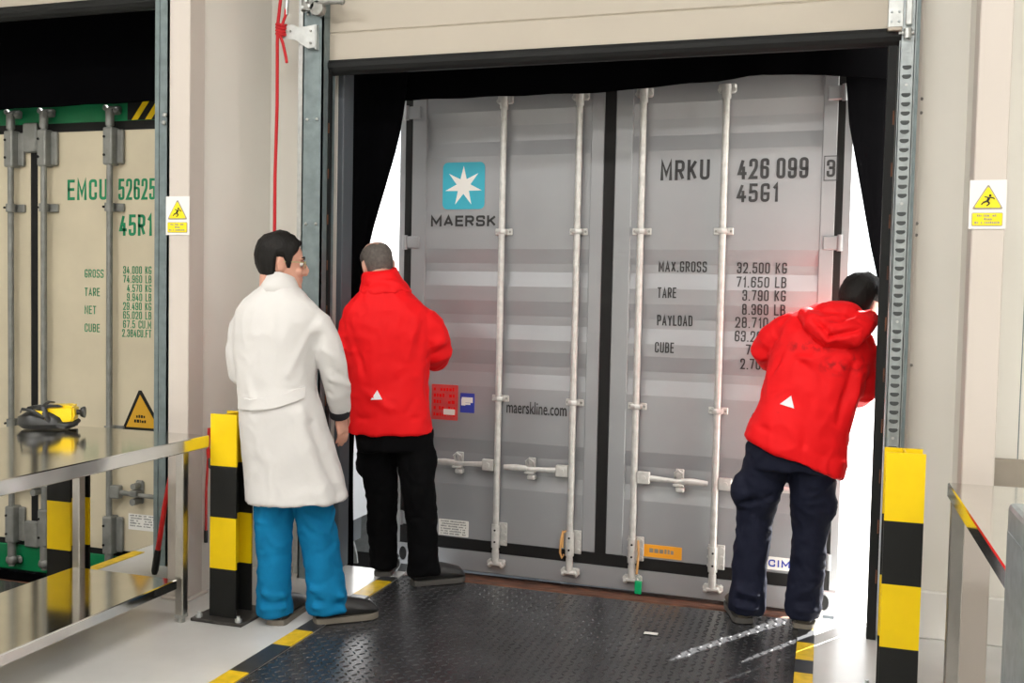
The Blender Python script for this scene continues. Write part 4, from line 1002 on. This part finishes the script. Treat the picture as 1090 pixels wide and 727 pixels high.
c.loft([(.076, -.01, .775, .232, .154, R(22)), (.085, -.008, .83, .226, .155, R(20)), (.110, 0, .95, .205, .150, R(18)), (.140, .02, 1.07, .205, .150, R(16)), (.172, .045, 1.19, .215, .152, LN, R(-8)), (.198, .07, 1.29, .205, .140, LN, R(-12)), (.215, .09, 1.345, .182, .125, LN, R(-14)), (.232, .10, 1.395, .135, .108, LN, R(-14)), (.25, .11, 1.435, .095, .090, LN, R(-14))], n=40)
c.tube([(.08, .09, 1.35), (.025, .10, 1.325), (-.03, .11, 1.288), (-.058, .125, 1.245), (-.03, .21, 1.20), (.03, .32, 1.155)], [.072, .076, .074, .070, .064, .050], 18)
c.tube([(.335, .08, 1.32), (.358, .08, 1.25), (.365, .085, 1.16), (.366, .10, 1.07), (.362, .19, 1.05), (.36, .31, 1.05)], [.066, .071, .068, .066, .062, .050], 18)
folds = [((.10, -.10, 1.20), (.20, -.10, 1.12), -.010, .013), ((.08, -.10, 1.23), (.26, -.09, 1.17), .008, .014), ((.31, -.06, 1.20), (.26, -.12, .95), -.012, .018), ((.33, -.04, 1.15), (.31, -.10, .88), .010, .018), ((.02, -.08, 1.30), (-.02, -.05, 1.15), -.009, .014), ((-.0, 0, 1.32), (-.1, .05, 1.22), -.006, .014), ((.0, .02, 1.25), (-.09, .06, 1.19), .008, .012), ((.33, .0, 1.12), (.43, .03, 1.14), -.007, .014), ((.32, .02, 1.06), (.43, .04, 1.07), .007, .014),
         ((.14, -.15, 1.05), (.12, -.16, .85), -.006, .02), ((.25, -.13, 1.0), (.28, -.13, .78), .008, .025), ((-.08, -.13, .92), (.25, -.14, .78), -.005, .014)]
oj = pc.cloth('jacket', c, 'jacket_s', .0095, 5, big=.014, fine=.0060, sc=(6, 6, 3.5), fsc=(10, 10, 6), folds=folds, seed=8)
b = MB()
b.tube([(.10, .03, 1.415), (.15, -.05, 1.375), (.215, -.085, 1.335), (.29, -.07, 1.335), (.355, -.01, 1.375), (.385, .07, 1.41)], [.035, .050, .060, .060, .048, .034], 16, ell=1.2)
b.ball((.235, -.06, 1.335), .085, (1.25, .6, 1.0)); b.ball((.25, .02, 1.42), .085, (1.25, .9, .7))
pc.cloth('hood', b, 'jacket', .008, 5, big=.008, fine=.004, sc=(10, 10, 10), fsc=(18, 18, 18), seed=11, folds=[((.15, -.11, 1.40), (.21, -.15, 1.32), -.016, .014), ((.21, -.15, 1.32), (.34, -.12, 1.36), -.016, .013), ((.17, -.12, 1.345), (.23, -.16, 1.285), .010, .014), ((.23, -.14, 1.39), (.33, -.08, 1.40), .010, .014)])
patch('reflective_triangle', [(.012, 1.020), (.072, 1.004), (.058, 1.058)], oj, oj, 'reflect')
c = MB()
c.loft([(.07, -.005, .93, .17, .125, R(10)), (.07, 0, .82, .188, .14, R(10)), (.065, 0, .72, .187, .135)], n=28)
c.tube([(-.025, 0, .80), (-.055, .02, .64), (-.085, .045, .48), (-.098, .04, .28), (-.106, .02, .11), (-.108, .02, .045)], [.105, .098, .078, .074, .078, .078], 20)
c.tube([(.150, 0, .80), (.165, .02, .64), (.165, .04, .46), (.155, .035, .28), (.146, .02, .11), (.143, .02, .045)], [.108, .100, .082, .074, .076, .076], 20)
c.ball((-.130, .01, .60), .068, (.85, 1, 1.35)); c.ball((.222, .015, .57), .062, (.75, 1, 1.5))
pc.cloth('trousers', c, 'trn', .0095, 4, big=.012, fine=.0065, sc=(8, 8, 5), fsc=(12, 12, 16), seed=12, folds=[((-.18, -.05, .535), (-.02, -.05, .60), -.012, .012), ((-.18, -.05, .16), (-.03, -.05, .13), .013, .012), ((-.18, -.05, .115), (-.03, -.05, .10), -.010, .010), ((-.18, -.05, .085), (-.03, -.05, .075), .012, .012), ((.07, -.06, .16), (.22, -.05, .20), .013, .012), ((.07, -.06, .12), (.22, -.05, .14), -.01, .010), ((.07, -.06, .09), (.22, -.05, .09), .012, .012)])
pc.shoe((-.115, -.03, 0), R(-12), .28, 'leather_b', 'sole'); pc.shoe((.142, -.03, 0), R(10), .28, 'leather_b', 'sole_t')

# ------------------------------------------------------------------ small things
# breathing mask on the left table
mk = thing('breathing_mask', 'yellow and black breathing mask with straps lying on the left steel table', 'mask', (-3.335, 3.66, .8315), R(29))
b = MB(); b.loft([(-.03, 0, .0, .095, .07), (-.03, 0, .02, .115, .085), (-.035, 0, .05, .105, .08), (-.03, 0, .075, .07, .06), (-.02, 0, .09, .03, .03)], n=28); b.build('face_piece', 'mask_k', mk)
b = MB(); b.prism([(.0, .03), (.022, .018), (.04, .028), (.06, .02), (.095, .022), (.108, .045), (.105, .098), (.09, .104), (-.012, .10), (-.005, .07)], -.055, .055)
bmesh.ops.bevel(b.b, geom=b.b.edges[:], offset=.010, segments=2, affect='EDGES'); b.build('shell', 'mask_y', mk)
b = MB(); b.tube([(.035, -.058, .02), (.07, -.060, .012), (.10, -.045, .018), (.115, 0, .03)], [.014, .018, .014, .010], 10); b.tube([(.03, .05, .014), (.1, .04, .014)], .014, 10); b.build('rim', 'mask_k', mk)
b = MB(); b.tube([(.10, 0, .068), (.122, 0, .068), (.124, 0, .068), (.136, 0, .068), (.142, 0, .068)], [.012, .012, .02, .026, .026], 14); b.build('valve', 'mask_k', mk)
b = MB(); b.prism([(-.10, .085), (-.085, .100), (-.04, .108), (.04, .108), (.06, .098), (.02, .097), (-.05, .092)], -.06, -.045); b.tube([(.02, -.066, .02), (-.005, -.085, .06), (-.02, -.07, .10), (-.01, -.02, .118), (.0, .03, .11)], [.011, .012, .012, .012, .011], 8, ell=.4); b.tube([(-.01, -.08, .05), (-.06, -.088, .085), (-.11, -.06, .09), (-.13, 0, .07)], [.008, .007, .007, .007], 8, ell=.5)
b.build('strap', 'mask_k', mk)
b = MB(); b.prism([(-.062, .086), (-.015, .080), (-.002, .040), (-.03, .058)], -.083, -.070); b.build('side_shell', 'mask_y', mk)
# bolt cutter leaning behind the left column
bc = thing('bolt_cutter', 'red handled bolt cutter with black grips leaning by the left column', 'tool', (-3.225, 4.25, 0))
for q in (0, 1):
    dx = .10*q
    b = MB(); b.tube([(.015+dx, .0, .13), (.055+dx*.9, 0, .36), (.10+dx*.6, 0, .56), (.14+.03*q, 0, .70)], [.013, .013, .014, .016], 12); h = b.build('handle', 'red_plastic', bc)
    b = MB(); b.tube([(-.004+dx, 0, .012), (-.002+dx, 0, .03), (.008+dx, 0, .09), (.017+dx, 0, .14)], [.013, .018, .018, .016], 12); b.build('grip', 'mask_k', h)
b = MB(); b.box(.125, .195, -.012, .012, .68, .76, .006); b.prism([(.135, .75), (.185, .75), (.205, .80), (.175, .85), (.165, .80), (.155, .85), (.125, .80)], -.01, .01); b.build('jaw', 'grey_iron', bc)
# red rope on the door bracket
b = MB()
b.tube([(-2.655, 4.47, 4.2), (-2.653, 4.46, 2.95), (-2.658, 4.44, 2.80), (-2.660, 4.44, 2.70), (-2.664, 4.45, 2.40), (-2.672, 4.45, 2.05), (-2.672, 4.45, 1.70), (-2.668, 4.45, 1.0), (-2.665, 4.45, .45)], .0085, 10)
b.tube([(-2.618, 4.46, 4.2), (-2.618, 4.46, 2.95), (-2.622, 4.45, 2.84), (-2.635, 4.44, 2.79)], .0075, 10)
b.tube([(-2.648, 4.44, 2.75), (-2.628, 4.44, 2.70), (-2.610, 4.44, 2.63), (-2.606, 4.44, 2.605)], .0075, 10)
for z in (2.795, 2.78, 2.765, 2.75): b.tube([(-2.65 + .022*math.cos(R(a)), 4.462 + .028*math.sin(R(a)), z + .004*math.sin(R(a*2))) for a in range(0, 361, 24)], .008, 8)
rp = b.build('rope', 'red_rope'); tag(rp, 'red rope knotted to the zinc bracket left of the raised door', 'rope')
b = MB(); b.cyl((-2.619, 4.46, 2.935), (-2.621, 4.455, 2.845), .011, 10); plabel(b.build('rope_clamp', 'zinc', rp), 'zinc sleeve on the rope')
# red cable with plug
b = MB(); b.tube([(-2.832, 4.13, .80), (-2.835, 4.13, .72), (-2.83, 4.13, .65)], .005, 8); b.tube([(-2.832, 4.14, .80), (-2.842, 4.13, .5), (-2.842, 4.13, .28)], .006, 8)
cb = b.build('cable', 'red_plastic'); tag(cb, 'red cable with a black plug hanging beside the left column', 'cable')
b = MB(); b.cyl((-2.832, 4.13, .70), (-2.828, 4.13, .655), .011, 10); b.build('plug', 'red_plastic', cb)
b = MB(); b.tube([(-2.828, 4.13, .655), (-2.826, 4.13, .61), (-2.80, 4.13, .595), (-2.74, 4.13, .615), (-2.70, 4.15, .63)], .005, 8); b.tube([(-2.842, 4.13, .30), (-2.842, 4.13, .24)], .009, 8)
b.build('lead', 'mask_k', cb)
# hazard signs on the columns
def sign(x0, x1, z0, z1, label_):
    t = thing('warning_sign', label_, 'sign', ((x0+x1)/2, 3.9695, z0), 0, 'falling hazard signs'); wd = x1-x0; ht = z1-z0
    p = MB().box(-wd/2, wd/2, -.004, 0, 0, ht).build('plate', 'sign_w', t)
    b = MB(); zb, zt = ht*.40, ht*.92; hw = wd*.43
    def rtri(hw, zb, zt, r=.006):
        P = [Vector((-hw, zb)), Vector((hw, zb)), Vector((0, zt))]; out = []
        for i in range(3):
            a, q, c2 = P[i-1], P[i], P[(i+1) % 3]; u = (a-q).normalized(); v = (c2-q).normalized()
            for k in range(5):
                s = k/4; out.append(tuple(q + u*r*1.6*(1-s)**2 + v*r*1.6*s**2))
        return out
    b.prism(rtri(hw, zb, zt), -.0055, -.0035); tr_ = b.build('triangle_border', 'brown', t)
    b = MB(); b.prism(rtri(hw*.87, zb+ht*.03, zt-ht*.045), -.007, -.005); f = b.build('triangle', 'sign_y', tr_)
    b = MB(); s = ht/.18; cz = zb + ht*.17
    def limb(a, c2, r): b.tube([(a[0]*s, -.0075, cz+a[1]*s), (c2[0]*s, -.0075, cz+c2[1]*s)], r*s, 6)
    b.ball((.007*s, -.0075, cz+.020*s), .0045*s, seg=8); limb((.004, .013), (-.002, .0), .0048); limb((.004, .012), (.018, .012), .002); limb((.018, .012), (.022, .006), .002); limb((.002, .012), (-.012, .016), .002)
    limb((-.002, 0), (-.016, -.006), .003); limb((-.016, -.006), (-.022, -.014), .0022); limb((-.002, 0), (.006, -.010), .003); limb((.006, -.010), (-.004, -.018), .0022)
    b.build('falling_figure', 'ink', f)
    b = MB(); b.prism(rounded_rect(-wd*.42, wd*.42, ht*.06, ht*.33, .004, 3), -.0055, -.0035); pl = b.build('text_border', 'brown', t)
    b = MB(); b.prism(rounded_rect(-wd*.405, wd*.405, ht*.07, ht*.32, .004, 3), -.007, -.005); f2 = b.build('text_panel', 'sign_y', pl)
    b = MB()
    for k, (q, sd) in enumerate(((.28, 1), (.16, 2), (.34, 3))): scribble(b, -wd*q, wd*q, ht*(.25-.072*k), ht*.045, -.007, sd*7+k)
    b.build('small_print', 'brown', f2)
sign(-2.957, -2.83, 1.720, 1.899, 'yellow falling hazard sign on the left column')
sign(.480, .602, 1.746, 1.922, 'yellow falling hazard sign on the right column')
# semi-trailers carrying the two containers
def trailer(label, org, yaw, zt):
    t = thing('trailer', label, 'trailer', (org[0], org[1], -1.3), yaw, 'semi-trailers'); zt += 1.3
    b = MB(); 
    for xx in (.72, 1.56): b.box(xx, xx+.16, .35, 11.8, zt-.36, zt-.01, .01)
    for yy in (.45, 2.2, 4.2, 7, 10): b.box(.05, 2.39, yy, yy+.14, zt-.2, zt-.01)
    b.build('chassis', 'dkgrey', t)
    rw = min(.5, zt/2*.92)
    for yy in (1.85, 3.15, 4.45):
        for xx in (.27, 2.17):
            b = MB(); sx = 1 if xx > 1 else -1
            b.tube([(xx-.16, yy, rw), (xx-.14, yy, rw), (xx+.14, yy, rw), (xx+.16, yy, rw)], [rw*.9, rw, rw, rw*.9], 32); wv = b.build('wheel', 'tyre', t)
            b = MB(); b.tube([(xx+.15*sx, yy, rw), (xx+.165*sx, yy, rw), (xx+.20*sx, yy, rw), (xx+.215*sx, yy, rw)], [rw*.56, rw*.54, rw*.3, rw*.2], 24); b.build('hub', 'zinc', wv)
            b = MB(); r0 = rw+.05
            b.prism([(yy + (r0+.02)*math.cos(R(a)), rw + (r0+.02)*math.sin(R(a))) for a in range(10, 171, 10)] + [(yy + r0*math.cos(R(a)), rw + r0*math.sin(R(a))) for a in range(170, 9, -10)], xx-.2, xx+.2, axis='x'); b.build('mudguard', 'zinc', t)
trailer('semi-trailer under the cream container in the yard', (E0.x, E0.y), 0, E0.z)
trailer('semi-trailer under the grey container in the yard', (A0.x, A0.y), CYAW, A0.z-.045)
